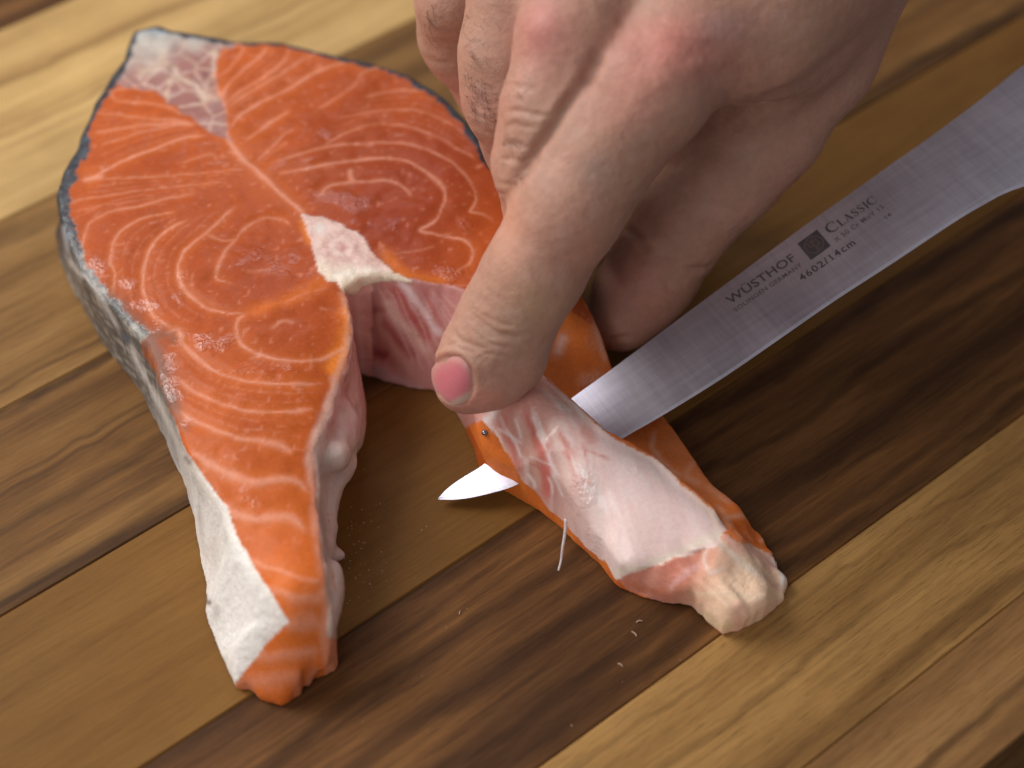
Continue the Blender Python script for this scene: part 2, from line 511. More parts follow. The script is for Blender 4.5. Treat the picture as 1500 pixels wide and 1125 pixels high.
LEFT_TOP = [(345, 1003), (370, 970), (395, 940), (425, 910), (405, 880), (380, 840), (350, 790), (330, 740), (300, 700), (275, 665), (258, 625),
            (235, 560), (218, 505), (190, 480), (150, 437), (115, 392), (98, 355), (86, 320), (80, 285), (92, 250), (112, 215), (122, 190), (140, 150), (165, 112), (183, 82), (190, 58), (197, 44)]
RIGHT_TOP = [(232, 34), (262, 45), (300, 50), (360, 58), (420, 62), (470, 74), (520, 86), (560, 96), (600, 110), (640, 135), (672, 160), (702, 200), (732, 250), (772, 310), (815, 380), (850, 430), (877, 482), (897, 530)]
FLAP_R = [(930, 578), (965, 612), (990, 645), (1012, 682), (1045, 722), (1080, 752), (1112, 782), (1136, 810), (1146, 845), (1150, 862), (1144, 890), (1110, 912), (1072, 926), (1037, 920), (1022, 893), (990, 884), (945, 872), (908, 855), (880, 825), (850, 798), (825, 774), (795, 748), (753, 722), (729, 707), (704, 685), (694, 655), (684, 630)]
LEFT_IN = [(505, 424), (514, 440), (517, 470), (518, 505), (510, 540), (497, 565), (490, 600), (472, 640), (462, 665), (466, 700), (470, 760), (474, 800), (484, 850), (488, 890), (484, 925), (490, 975), (482, 992), (450, 1012), (425, 1031), (385, 1030)]
top_poly = np.vstack([surf2d(LEFT_TOP), spline(surf2d(RIGHT_TOP), 3), spline(surf2d(FLAP_R[:16]), 3), spline(flat2d(FLAP_R[16:], 1.5), 3), surf2d([(684, 590), (676, 545), (682, 500), (692, 432), (650, 416), (600, 410), (560, 402), (530, 408)]), surf2d(LEFT_IN)])
LEFT_BOT = [(345, 1003), (322, 965), (304, 915), (298, 840), (286, 765), (268, 705), (243, 645), (203, 570), (152, 505), (122, 455), (100, 415), (88, 385)]
bot_poly = np.vstack([flat2d(LEFT_BOT),
    flat2d([(80, 345), (92, 310), (118, 275), (145, 230), (175, 190), (190, 165), (205, 145)]),
    flat2d([(240, 140), (330, 155), (460, 180), (560, 205), (640, 240), (700, 300), (772, 410), (840, 500), (885, 570), (905, 600)]),
    spline(flat2d([(x, y + 8) for x, y in FLAP_R[1:9]]), 3), spline(flat2d(FLAP_R[9:16]), 3), spline(flat2d(FLAP_R[16:], 1.5), 3),
    flat2d([(665, 600), (640, 575), (600, 572), (560, 562), (526, 548), (520, 540), (521, 560), (527, 605), (517, 660), (508, 700), (492, 740), (484, 780), (487, 840), (494, 890), (490, 930), (490, 975), (482, 992), (450, 1012), (425, 1031), (385, 1030)])])
hs = .42
lo = np.minimum(top_poly.min(0), bot_poly.min(0)) - 3; hi = np.maximum(top_poly.max(0), bot_poly.max(0)) + 3
gx = np.arange(lo[0], hi[0], hs); gy = np.arange(lo[1], hi[1], hs); gz = np.arange(-.8, 29.5, hs)
GX, GY = np.meshgrid(gx, gy, indexing='ij')
dT = sdf_poly(GX, GY, top_poly); dB = sdf_poly(GX, GY, bot_poly)
pts2 = np.stack([GX, GY], -1)
edge_n = fbm(pts2, 7, 11) * .8 + fbm(pts2, 2.2, 15, 2) * .35      # uneven cut edges

# traced fat lines: (origin, scale of the crop, points, half width mm, strength)
A1 = ((60, 0), .26667); A2 = ((300, 40), .26667); A3 = ((400, 200), .26667); A4 = ((80, 200), .22222); A5 = ((60, 300), .33333); A6 = ((220, 650), .35556)
FAT = [
    (A1, [(600, 500), (500, 480), (410, 495), (385, 525), (430, 558), (560, 565), (680, 580), (780, 640)], .42, .8),
    (A1, [(300, 625), (450, 635), (600, 650), (750, 665), (830, 680)], .35, .8),
    (A1, [(290, 735), (450, 705), (600, 685), (750, 680), (840, 690)], .38, .9),
    (A1, [(330, 800), (450, 760), (620, 710), (760, 690), (850, 690)], .38, .7),
    (A1, [(235, 985), (300, 960), (400, 910), (560, 840), (750, 765), (900, 740)], .55, .95),
    (A1, [(230, 985), (290, 975), (340, 972)], 1.3, .9),
    (A1, [(300, 985), (450, 985), (700, 965), (950, 945), (1150, 930)], .3, .65),
    (A1, [(770, 895), (850, 870), (945, 848), (965, 880)], .4, .6),
    (A1, [(950, 250), (948, 350), (960, 480), (1000, 570), (1012, 680), (1030, 770), (1100, 860), (1200, 950), (1300, 1050), (1400, 1140), (1450, 1190)], .85, 1.0),
    (A1, [(1100, 870), (1200, 955), (1280, 1030)], 1.3, .55),
    (A1, [(955, 360), (975, 310), (1030, 260), (1090, 240), (1110, 262), (1060, 340), (1000, 400), (972, 415)], .38, .85),
    (A2, [(90, 410), (120, 340), (170, 270), (240, 210), (310, 160), (345, 110)], .5, .9),
    (A2, [(110, 430), (200, 350), (330, 270), (430, 190), (460, 120)], .42, .9),
    (A2, [(120, 440), (250, 360), (420, 260), (540, 180), (620, 130)], .42, .85),
    (A2, [(140, 560), (200, 480), (300, 420), (450, 340), (600, 250), (740, 200), (860, 190)], .48, .95),
    (A2, [(720, 205), (800, 190), (870, 192)], .9, .55),
    (A2, [(225, 625), (290, 570), (380, 510), (470, 455)], .6, .7),
    (A2, [(600, 460), (750, 370), (830, 310), (880, 250), (970, 228)], .42, .55),
    (A2, [(870, 260), (930, 232), (1000, 228)], .8, .6),
    (A2, [(870, 385), (1000, 350), (1120, 345), (1250, 370), (1380, 440)], .4, .65),
    (A2, [(740, 500), (900, 465), (1050, 450), (1200, 465), (1350, 530), (1440, 600)], .4, .6),
    (A2, [(640, 660), (750, 590), (880, 545), (1000, 530), (1150, 560), (1300, 620), (1440, 690), (1490, 720)], .36, .65),
    (A2, [(350, 750), (500, 700), (700, 650), (880, 630), (1050, 630), (1180, 660), (1310, 710), (1420, 800), (1480, 880), (1490, 960), (1455, 1010), (1460, 1020), (1530, 1030), (1590, 1070)], .36, .85),
    (A2, [(885, 640), (930, 636)], .9, .5),
    (A2, [(410, 805), (550, 780), (720, 740), (900, 715), (1050, 720), (1150, 760), (1250, 820), (1310, 880), (1320, 960), (1270, 1060), (1185, 1115), (1250, 1128), (1340, 1145), (1430, 1175), (1470, 1235), (1450, 1300), (1385, 1345)], .48, .95),
    (A2, [(410, 805), (470, 795), (540, 782)], .75, .5),
    (A2, [(1230, 810), (1290, 855), (1320, 900)], .9, .5),
    (A2, [(800, 780), (805, 820), (820, 850)], .8, .75),
    (A2, [(620, 940), (680, 870), (780, 850), (900, 850), (1020, 850), (1100, 890), (1135, 930)], .5, .75),
    (A2, [(290, 730), (350, 670), (420, 600), (490, 550)], .45, .5),
    (A2, [(340, 700), (400, 660), (450, 630)], .6, .3),
    (A3, [(660, 640), (800, 630), (850, 615), (880, 605)], .35, .4),
    (A4, [(90, 450), (170, 415), (300, 400), (500, 370), (700, 340), (900, 325), (1125, 300)], .32, .6),
    (A4, [(120, 495), (250, 470), (400, 450), (560, 430)], .25, .4),
    (A4, [(165, 830), (180, 700), (220, 590), (270, 545), (400, 490), (560, 460), (750, 410), (950, 375)], .38, .7),
    (A4, [(390, 1070), (405, 930), (375, 840), (385, 720), (430, 640), (530, 570), (650, 530), (800, 500)], .44, .85),
    (A5, [(580, 552), (500, 490), (455, 400), (450, 280), (490, 180), (560, 110), (640, 70)], .44, .9),
    (A5, [(880, 480), (800, 475), (700, 430), (630, 370), (605, 290), (620, 220), (670, 170), (720, 130), (800, 50), (850, 10)], .46, .9),
    (A5, [(730, 130), (800, 155), (860, 150)], .4, .7),
    (A5, [(850, 345), (780, 330), (775, 300), (800, 220), (850, 160), (900, 100), (980, 60), (1060, 65), (1100, 100)], .48, .7),
    (A5, [(900, 290), (960, 290), (1020, 280)], .7, .35),
    (A5, [(900, 485), (870, 500), (860, 540), (880, 610), (960, 660), (1080, 690), (1200, 690), (1290, 660), (1340, 630)], .5, .85),
    (A5, [(545, 570), (600, 555), (630, 620), (700, 690), (800, 750), (950, 785), (1100, 790), (1240, 790)], .55, .9),
    (A5, [(545, 570), (600, 552), (630, 590)], .9, .5),
    (A5, [(570, 750), (680, 820), (800, 880), (950, 910), (1100, 910), (1200, 905)], .5, .8),
    (A5, [(590, 900), (700, 960), (850, 1020), (980, 1035), (1060, 1060), (1100, 1090)], .6, .85),
    (A5, [(960, 1035), (1030, 1050), (1080, 1075)], 1.1, .6),
    (A5, [(1010, 550), (1060, 510), (1110, 520)], .55, .5),
    (A5, [(1060, 440), (1150, 400), (1250, 370)], .4, .35),
    (A6, [(170, 40), (280, 100), (360, 140), (440, 160), (530, 145), (610, 160), (655, 205)], .85, .85),
    (A6, [(290, 255), (360, 295), (430, 310), (530, 300), (590, 310), (640, 370)], .9, .8),
    (A6, [(400, 480), (520, 520), (620, 555), (710, 575)], .6, .65),
    (A6, [(490, 600), (600, 635), (700, 635), (725, 600)], .8, .7),
    (A6, [(545, 745), (620, 745), (690, 725)], 1.0, .75),
    (A6, [(420, 885), (520, 870), (620, 865), (690, 850)], .9, .7),
    (A6, [(350, 985), (450, 990), (560, 965), (650, 950)], .9, .6),
]
def crop2px(A, pts): return [(A[0][0] + A[1] * x, A[0][1] + A[1] * y) for x, y in pts]
fat_world = [(spline(surf2d(crop2px(A, pts)), 4), w, s) for A, pts, w, s in FAT]

def between(i, j, n=2):
    a, b = fat_world[i][0], fat_world[j][0]
    def rs_(l):
        t = np.concatenate([[0], np.cumsum(np.linalg.norm(np.diff(l, axis=0), axis=1))]); u = np.linspace(0, t[-1], 26)
        return np.stack([np.interp(u, t, l[:, 0]), np.interp(u, t, l[:, 1])], 1)
    A_, B_ = rs_(a), rs_(b)
    for k in range(1, n + 1):
        f = k / (n + 1)
        fat_world.append((A_ * (1 - f) + B_ * f, .16, .30 + .1 * (k % 2)))
for ij in ((1, 2), (2, 3), (3, 4), (6, 32), (32, 34), (35, 36), (36, 37), (11, 12), (12, 13), (13, 14), (19, 20), (20, 21), (42, 44), (44, 45)):
    between(*ij)

def fat_fields(X, Y, jitter=True):
    """0..1 mask of the pale connective lines and a soft wide halo"""
    p = np.stack([X, Y], -1)
    Xj = X + vnoise(p, 2.4, 31) * .22; Yj = Y + vnoise(p, 2.4, 32) * .22
    mask = np.zeros(X.shape); halo = np.zeros(X.shape); near = np.full(X.shape, 99.)
    var = 1 + .45 * vnoise(p, 3.1, 33)
    for ln, w, s in fat_world:
        l0 = ln.min(0) - 4; l1 = ln.max(0) + 4
        sel = (X > l0[0]) & (X < l1[0]) & (Y > l0[1]) & (Y < l1[1])
        if not sel.any(): continue
        d, t = dist_line(Xj[sel], Yj[sel], ln)
        fade = np.clip(np.minimum(t, 1 - t) * 9 + .35, 0, 1)
        ww = (.62 + .25 * smoothstep(-10, -45, Y[sel])) * w * var[sel] * (.6 + .4 * fade)
        m = s * fade * np.exp(-(d / ww) ** 2)
        mask[sel] = np.maximum(mask[sel], m)
        halo[sel] = np.maximum(halo[sel], s * fade * np.exp(-(d / (w * 3.0)) ** 2))
        near[sel] = np.minimum(near[sel], d)
    return mask, halo, near

Hg = H0(GX, GY)
fm, fh, fn = fat_fields(GX, GY)
flapw = 1 - .8 * smoothstep(3, -3, sdf_poly(GX, GY, surf2d([(690, 560), (800, 560), (960, 660), (1070, 780), (900, 850), (740, 700)])))
Hg = Hg + (fbm(pts2, 9, 41) * .5 + fbm(pts2, 3, 44, 2) * .16) * flapw - .22 * fh + .18 * fm
# raised lip of the cut along the flap, lower cut face on its outer side
SLIT = surf2d([(770, 520), (800, 556), (836, 587), (862, 610), (886, 633), (925, 652), (960, 672), (1000, 708), (1048, 745), (1060, 790)])
dl, tl = dist_line(GX, GY, spline(SLIT, 4))
SLITP = np.vstack([SLIT, surf2d([(1160, 900), (1250, 800), (1000, 450), (800, 470)])])
side = sdf_poly(GX, GY, SLITP)           # negative on the outer side
fl = smoothstep(0, .12, tl) * (1 - smoothstep(.8, 1.0, tl))
Hg = Hg + fl * (1.0 * np.exp(-(dl / 1.4) ** 2) - 4.2 * smoothstep(.3, -1.0, side) * np.exp(-(dl / 9) ** 2))
ftx = (sdf_poly(GX, GY, surf2d([(905, 860), (1065, 770), (1130, 700), (1250, 800), (1200, 1000), (950, 960)])))
thin = smoothstep(3, -6, ftx) * (1 - smoothstep(0, 3.5, -dT)) 
Hg = Hg * (1 - .62 * thin)
hump = np.exp(-(dist_line(GX, GY, spline(surf2d([(1040, 850), (1085, 880), (1120, 890)]), 4))[0] / 4) ** 2)
Hg = Hg + 1.2 * hump * smoothstep(3, -6, ftx) - .9 * np.exp(-(dist_line(GX, GY, spline(surf2d([(1100, 800), (1125, 840), (1145, 862)]), 4))[0] / 1.1) ** 2)
edge_n = edge_n + smoothstep(2, -4, ftx) * (1.3 * vnoise(pts2, 3.3, 19) + .7 * vnoise(pts2, 1.5, 20))
Hg = Hg + smoothstep(2, -4, ftx) * 1.3 * vnoise(np.stack([(GX + GY) / 3.0, (GY - GX) / 11], -1), 1.0, 21)
legx = sdf_poly(GX, GY, surf2d([(425, 905), (500, 880), (520, 1060), (330, 1060), (340, 1000)]))
edge_n = edge_n + smoothstep(4, -3, legx) * (1.5 * vnoise(pts2, 3.6, 17) + .9 * vnoise(pts2, 1.6, 18))
Hg = np.clip(Hg, 1.2, 28.8)

T0 = 24.0
tt = np.clip(gz / T0, 0, 1.15)[None, None, :]
tt = tt ** .9
D = dB[:, :, None] * (1 - tt) + dT[:, :, None] * tt + (edge_n * .55)[:, :, None]
# rounded rim
r = 1.0
cap = (gz[None, None, :] - Hg[:, :, None]) * .92
qx = np.maximum(D + r, 0); qz = np.maximum(cap + r, 0)
Fs = np.minimum(np.maximum(D, cap), 0) * 0 + (np.sqrt(qx ** 2 + qz ** 2) - r)
inside = np.maximum(D, cap)
Fs = np.where((D < -r) & (cap < -r), inside, Fs)
Fs = np.maximum(Fs, -(gz[None, None, :] - .05))
# loose tags of membrane hanging on the inner side of the left flank
def blob(Fs, px, py, z, rad, k=1.6, sq=(1, 1, 1)):
    c = P(px, py, z)
    ix = [np.searchsorted(g, c[i] - 14) for i, g in enumerate((gx, gy, gz))]
    jx = [np.searchsorted(g, c[i] + 14) for i, g in enumerate((gx, gy, gz))]
    sl = tuple(slice(max(0, a), b) for a, b in zip(ix, jx))
    X = gx[sl[0]][:, None, None] - c[0]; Y = gy[sl[1]][None, :, None] - c[1]; Z = gz[sl[2]][None, None, :] - c[2]
    d = np.sqrt((X / sq[0]) ** 2 + (Y / sq[1]) ** 2 + (Z / sq[2]) ** 2) - rad
    a = Fs[sl]; h = np.clip(.5 + .5 * (a - d) / k, 0, 1)
    Fs[sl] = a * (1 - h) + d * h - k * h * (1 - h)
for px_, py_, z_, r_, k_, sq_ in ((503, 628, 13, 3.4, 3, (1, 1.3, 1.6)), (494, 650, 14, 3.4, 3, (.9, 1.6, 1)), (483, 668, 16, 2.8, 2.5, (1.3, 1, 1)), (503, 677, 9, 2.7, 1.8, (1, 1.1, .9)), (494, 690, 7, 2.6, 2.5, (.9, 1.3, .8)),
        (487, 716, 6, 2.3, 2.5, (.7, 1.8, 1)), (483, 742, 5, 2.1, 2, (.7, 2, 1)), (480, 790, 5, 2.0, 2, (.8, 2.4, 1)), (486, 812, 3, 1.7, 1.4, (1.3, .8, .8)), (496, 812, 2.4, 1.25, 1.2, (1.2, .9, .9)), (492, 870, 10, 2.0, 2.5, (.7, 3, 1.6)), (519, 590, 8, 2.4, 3, (.7, 2.5, 2)), (521, 625, 5, 2.4, 3, (.7, 2.2, 1.6))):
    blob(Fs, px_, py_, z_, r_, k_, sq_)
Vs, Fq = surface_nets(Fs.astype(np.float32), (gx[0], gy[0], gz[0]), hs)
del D, cap, qx, qz, inside
Vs = relax(Vs, Fq, 2, .45)
Ns = vert_normals(Vs, Fq)
print('steak verts', len(Vs))

px, py, _ = proj(Vs)
view = CAM - Vs; view /= np.linalg.norm(view, axis=1, keepdims=True)
facing = (Ns * view).sum(1)
X, Y, Z = Vs.T
p2 = Vs[:, :2]
dTv = sdf_poly(X, Y, top_poly)
fm, fh, fn = fat_fields(X, Y)
up = Ns[:, 2]
def inpoly(poly, soft=0):
    return sdf_poly(px, py, poly)
def blendc(col, c, w):
    w = np.clip(w, 0, 1)[:, None]
    return col * (1 - w) + np.array(c)[None] * w
def pxline(A, pts):
    return spline(crop2px(A, pts), 4)
def stroke(col, A, pts, half, c, s=1.0, soft=1.0, wob=2.0):
    ln = pxline(A, pts)
    l0 = ln.min(0) - half * 4; l1 = ln.max(0) + half * 4
    sel = np.where((px > l0[0]) & (px < l1[0]) & (py > l0[1]) & (py < l1[1]))[0]
    if not len(sel): return col
    q = p2[sel]
    d, t = dist_line(px[sel] + vnoise(q, 1.6, 51) * wob, py[sel] + vnoise(q, 1.6, 52) * wob, ln)
    fade = np.clip(np.minimum(t, 1 - t) * 8 + .3, 0, 1)
    w = s * fade * np.exp(-(d / half) ** (2 * soft))
    col[sel] = blendc(col[sel], c, w)
    return col

# --- flesh
col = np.zeros((len(Vs), 3))
nb_ = fbm(p2, 16, 61); nf_ = fbm(p2, 3.0, 65)
deep = np.array([.29, .042, .009]); light = np.array([.72, .162, .027])
k = np.clip(.35 + .0 * px + .55 * smoothstep(500, 950, py) + .13 * nb_ + .07 * nf_, 0, 1)
col[:] = deep * (1 - k)[:, None] + light * k[:, None]
# orange oily tone along the fat side of each muscle leaf
col = blendc(col, (.78, .22, .045), .25 * fh)
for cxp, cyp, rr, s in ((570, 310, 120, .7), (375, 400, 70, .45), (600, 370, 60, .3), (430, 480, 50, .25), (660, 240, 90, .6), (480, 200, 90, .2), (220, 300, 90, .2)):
    col = blendc(col, (.25, .034, .013), s * np.exp(-((px - cxp) ** 2 + (py - cyp) ** 2) / rr ** 2))  # deeper red spots; those beside the hand put its shade into the colour
col = stroke(col, A5, [(900, 480), (1050, 430), (1180, 370), (1260, 320)], 11, (.80, .20, .03), .45)
col = stroke(col, A5, [(1340, 430), (1360, 520), (1345, 610), (1300, 680), (1290, 760)], 13, (.90, .27, .03), .75)
col = stroke(col, A5, [(1150, 60), (1160, 100), (1190, 180)], 6, (.86, .26, .03), .6)
col = stroke(col, A3, [(600, 620), (700, 740), (830, 800), (960, 800)], 10, (.80, .22, .03), .5)
# fine muscle fibres between the lines
fib = np.zeros(len(Vs))
th = .5 + .5 * vnoise(p2, 22, 71)
ang = 1.2 + 1.5 * vnoise(p2, 30, 72)
fibc = (X * np.cos(ang * 0 + .35) + Y * np.sin(.35)); fibd = (-X * np.sin(.35) + Y * np.cos(.35))
fib = vnoise(np.stack([fibc / 9, fibd / .8], -1), 1.0, 73)
col *= (1 + .06 * fib * smoothstep(-.2, .5, vnoise(p2, 14, 74)))[:, None]
fatc = np.array([.80, .37, .25])
col = col * (1 - .70 * fm[:, None]) + fatc * .70 * fm[:, None]
# pale torn rim along the inner edge of the left flank
for pts_, hw_, s_ in (([(508, 428), (514, 450), (516, 480), (515, 510), (508, 542), (497, 566)], 3.2, .75), ([(497, 566), (491, 600), (474, 640), (463, 665)], 6.5, .85), ([(463, 665), (467, 700), (470, 760), (475, 800)], 4, .6), ([(484, 850), (488, 890), (485, 915)], 4.5, .7)):
    col = stroke(col, ((0, 0), 1), pts_, hw_, (.80, .50, .40), s_, 1, 4)
dI2, _t = dist_line(X, Y, spline(surf2d(LEFT_IN[:16]), 2))
rim_ = smoothstep(2.6, 1.0, dI2 + .7 * vnoise(p2, 2.2, 151)) * (py > 428) * (.35 + .65 * np.exp(-((py - 620) / 60) ** 2) + .35 * np.exp(-((py - 880) / 30) ** 2))
rim_ = rim_ * smoothstep(-2.9, -1.5, dTv)
col = blendc(col, (.82, .55, .45), .8 * rim_)
# scattered tiny fat specks
sp = vnoise(p2, .9, 81)
col = blendc(col, (.80, .34, .22), .35 * smoothstep(.62, .9, sp))
# brown-grey lateral fat under the skin at the left
for pts, hw, s in (([(130, 425), (170, 450), (210, 492), (232, 525), (240, 570), (252, 610)], 15, .85), ([(215, 495), (245, 490), (262, 500)], 9, .6), ([(238, 560), (255, 600), (275, 632)], 9, .4), ([(98, 345), (112, 385), (140, 425)], 8, .7)):
    col = stroke(col, ((0, 0), 1), pts, hw, (.20, .105, .075), s, 1, 5)
col = stroke(col, ((0, 0), 1), [(160, 455), (172, 470), (180, 488)], 5, (.5, .4, .42), .6)
col = stroke(col, ((0, 0), 1), [(182, 492), (190, 500)], 8, (.08, .08, .11), .7)
# flap flesh: cut face on the outer side and rims
fl_reg = inpoly([(780, 420), (905, 500), (1000, 600), (1200, 800), (1160, 950), (990, 910), (840, 800), (730, 715), (680, 610), (700, 520)]) < 0
kk = np.clip(.5 + .5 * nf_, 0, 1)[:, None]
flc = np.array([.62, .14, .024]) * (1 - kk) + np.array([.74, .20, .038]) * kk
col = np.where(fl_reg[:, None], flc, col)
A7 = ((800, 550), .35556)
for pts, hw, s in (([(450, 230), (440, 290), (480, 350), (560, 420)], 4, .6), ([(610, 350), (580, 410), (640, 450)], 5, .6), ([(660, 450), (720, 500), (760, 520)], 5, .5),
                   ([(740, 590), (800, 580), (860, 590)], 4, .6), ([(780, 640), (850, 670), (900, 680)], 3.5, .8), ([(700, 530), (760, 620), (830, 700), (900, 740)], 4, .5)):
    col = stroke(col, A7, pts, hw, (.80, .45, .30), s)
col = stroke(col, A7, [(490, 240), (560, 330), (640, 430), (700, 520)], 24, (.60, .20, .085), .5)
col = stroke(col, A7, [(770, 610), (830, 660), (880, 690)], 12, (.78, .16, .018), .85)
col = stroke(col, ((0, 0), 1), [(870, 470), (880, 500), (888, 530)], 5, (.66, .32, .2), .7)
col = stroke(col, ((0, 0), 1), [(828, 490), (822, 505), (815, 520)], 8, (.75, .5, .42), .7)
col = stroke(col, ((0, 0), 1), [(850, 560), (870, 555), (880, 545)], 12, (.66, .34, .22), .5)

# --- walls of the inner side and the flap lining
MEMB = [(470, 395), (512, 425), (540, 398), (560, 398), (600, 410), (650, 416), (690, 431), (740, 470), (775, 520), (800, 553), (836, 587), (862, 610), (888, 634), (925, 654), (955, 668), (1000, 710), (1046, 748), (1062, 775), (1050, 800), (1000, 815), (950, 830), (903, 848),
        (884, 822), (852, 795), (826, 765), (796, 735), (765, 700), (748, 675), (728, 640), (705, 615), (660, 640), (500, 580)]
dmm = inpoly(MEMB) + 3.0 * vnoise(p2, 2.5, 91)
dIn, tIn = dist_line(X, Y, spline(surf2d(LEFT_IN[:16]), 2))
inner_left_wall = (px < 545) & (py > 415) & (px > 440) & (py < 935) & ((dTv > .9) | ((dTv > -.6) & (up < .6)))
right_inner = (dmm < 0) & ~((px < 526) & (py > 424) & ((dTv < .1) | (up > .75)) & (Z > 15)) & ~((dTv < -1.0) & (px < 720) & (py < 600) & (up > .8) & (py < 470))
memb = ((right_inner) | inner_left_wall) & (facing > -.3)
mc = np.zeros((len(Vs), 3)); mc[:] = (.66, .33, .27)
A8 = ((420, 300), .28440); A9 = ((620, 480), .24896)
mcol = mc
# broad pale area of the flap
g = smoothstep(770, 900, px)
mcol = mcol * (1 - g[:, None]) + np.array([.97, .70, .655]) * g[:, None]
mcol = blendc(mcol, (.95, .78, .72), .6 * smoothstep(-.2, .6, nb_) * g)
w_ = px < 700
mcol[w_] = np.array([.58, .26, .23])
# wall streaks under the backbone
_col, _c = col, None
def mstroke(A, pts, half, c, s=1.0, soft=1.0, wob=3.0):
    global mcol
    mcol = stroke(mcol, A, pts, half, c, s, soft, wob)
mstroke(A8, [(380, 400), (390, 600), (400, 820)], 22, (.20, .11, .11), .85)
mstroke(A8, [(460, 440), (470, 560), (500, 700), (560, 860)], 12, (.40, .15, .12), .7)
mstroke(A8, [(420, 470), (430, 540), (520, 540)], 5, (.25, .02, .02), .7)
mstroke(A8, [(520, 430), (600, 500), (680, 620), (740, 700)], 11, (.44, .07, .06), .85)
mstroke(A8, [(490, 590), (560, 690), (660, 800)], 8.5, (.36, .065, .06), .85)
mstroke(A8, [(700, 440), (760, 500), (840, 620)], 11, (.55, .16, .15), .8)
mstroke(A8, [(800, 420), (860, 480), (900, 540)], 10, (.62, .27, .25), .8)
mstroke(A8, [(420, 740), (520, 790)], 9, (.22, .02, .025), .8)
mstroke(A8, [(560, 370), (650, 480), (730, 580), (800, 680)], 5.5, (.82, .62, .62), .95)
mstroke(A8, [(500, 480), (560, 580), (640, 660), (740, 770)], 7, (.72, .45, .36), .85)
mstroke(A8, [(480, 540), (500, 650), (600, 800), (680, 900)], 6, (.60, .34, .27), .6)
for k_ in range(9):
    x_ = 470 + k_ * 42
    mstroke(A8, [(x_, 430 + k_ * 4), (x_ + 60, 540), (x_ + 130, 700), (x_ + 190, 840)], 1.8, (.74, .50, .46), .45)
mstroke(A8, [(740, 440), (800, 540), (850, 640)], 3, (.72, .45, .42), .6)
mstroke(A8, [(370, 870), (470, 900), (560, 900), (640, 940), (720, 960)], 7, (.60, .42, .40), .7)
mstroke(A8, [(360, 840), (450, 850), (520, 870)], 6, (.45, .36, .38), .6)
# flap streaks
mstroke(A9, [(470, 520), (500, 640), (530, 760), (560, 860)], 6, (.60, .12, .10), .6)
mstroke(A9, [(600, 480), (640, 600), (690, 740), (725, 880), (730, 990)], 7.5, (.62, .12, .085), .65)
mstroke(A9, [(690, 800), (730, 900), (735, 1000)], 9, (.70, .16, .13), .55)
mstroke(A9, [(790, 600), (850, 720), (890, 850), (910, 950)], 8, (.62, .17, .10), .6)
mstroke(A9, [(930, 580), (980, 640), (1000, 690)], 9, (.72, .24, .17), .55)
mstroke(A9, [(420, 600), (470, 720), (520, 840), (600, 960)], 6, (.84, .58, .44), .7)
mstroke(A9, [(560, 470), (600, 640), (650, 800), (680, 940)], 6, (.80, .52, .43), .55)
mstroke(A9, [(740, 540), (790, 660), (830, 800), (850, 950)], 9, (.88, .66, .58), .7)
mstroke(A9, [(690, 330), (760, 400), (850, 450), (960, 520), (1100, 610)], 6, (.86, .62, .52), .8)
mstroke(A9, [(500, 420), (420, 490), (375, 570)], 6, (.88, .74, .70), .9)
mstroke(A9, [(370, 520), (365, 580)], 5, (.85, .72, .68), .8)
mstroke(A7, [(265, 830), (400, 790), (550, 725), (690, 665), (715, 640)], 7.5, (.93, .78, .64), .9)
mstroke(A7, [(320, 265), (400, 310), (470, 345), (600, 470), (690, 580), (715, 640)], 7, (.90, .68, .54), .8)
mstroke(A7, [(330, 255), (400, 290), (450, 310)], 4, (.70, .25, .12), .5)
mstroke(A7, [(130, 330), (180, 450), (220, 580), (220, 720)], 12, (.94, .76, .70), .7)
mstroke(A7, [(0, 270), (10, 400), (20, 520)], 8, (.66, .17, .15), .5)
rm_ = random.Random(12)
for _ in range(34):                                # torn fibres and blood lines over the upper half of the flap
    x_, y_ = rm_.uniform(715, 860), rm_.uniform(585, 720)
    L_ = rm_.uniform(18, 55); a_ = rm_.uniform(1.05, 1.35) if rm_.random() < .7 else rm_.uniform(.35, .7)
    q0, q2 = (x_, y_), (x_ + L_ * math.cos(a_), y_ + L_ * math.sin(a_)); q1 = ((q0[0] + q2[0]) / 2 + rm_.uniform(-3, 3), (q0[1] + q2[1]) / 2)
    mstroke(((0, 0), 1), [q0, q1, q2], rm_.uniform(1.3, 3.2), (.97, .84, .80) if rm_.random() < .62 else (.66, .20, .17), rm_.uniform(.5, .85), 1, 1.2)
# fine fibres across the lining
fr = vnoise(np.stack([(X + Y * .3) / .7, (Y - X * .3) / 6], -1), 1.0, 95)
mcol *= (1 + .05 * fr)[:, None]
mcol = blendc(mcol, (.93, .80, .76), .45 * smoothstep(.35, .8, vnoise(np.stack([(X * .9 + Y * .4) / .9, (Y * .9 - X * .4) / 5], -1), 1, 96)) * smoothstep(640, 760, px))
# left inner wall tones
wl = inner_left_wall
lw = np.clip(.5 + .6 * vnoise(np.stack([X / 1.2, Y / 9], -1), 1, 97), 0, 1)[:, None]
mcol = np.where(wl[:, None], np.array([.66, .32, .28]) * (1 - lw) + np.array([.76, .52, .47]) * lw, mcol)
tg = smoothstep(620, 660, py)[:, None]
tcol = np.array([.66, .46, .39]) * (1 - lw) + np.array([.78, .62, .54]) * lw
mcol = np.where(wl[:, None], mcol * (1 - tg) + tcol * tg, mcol)

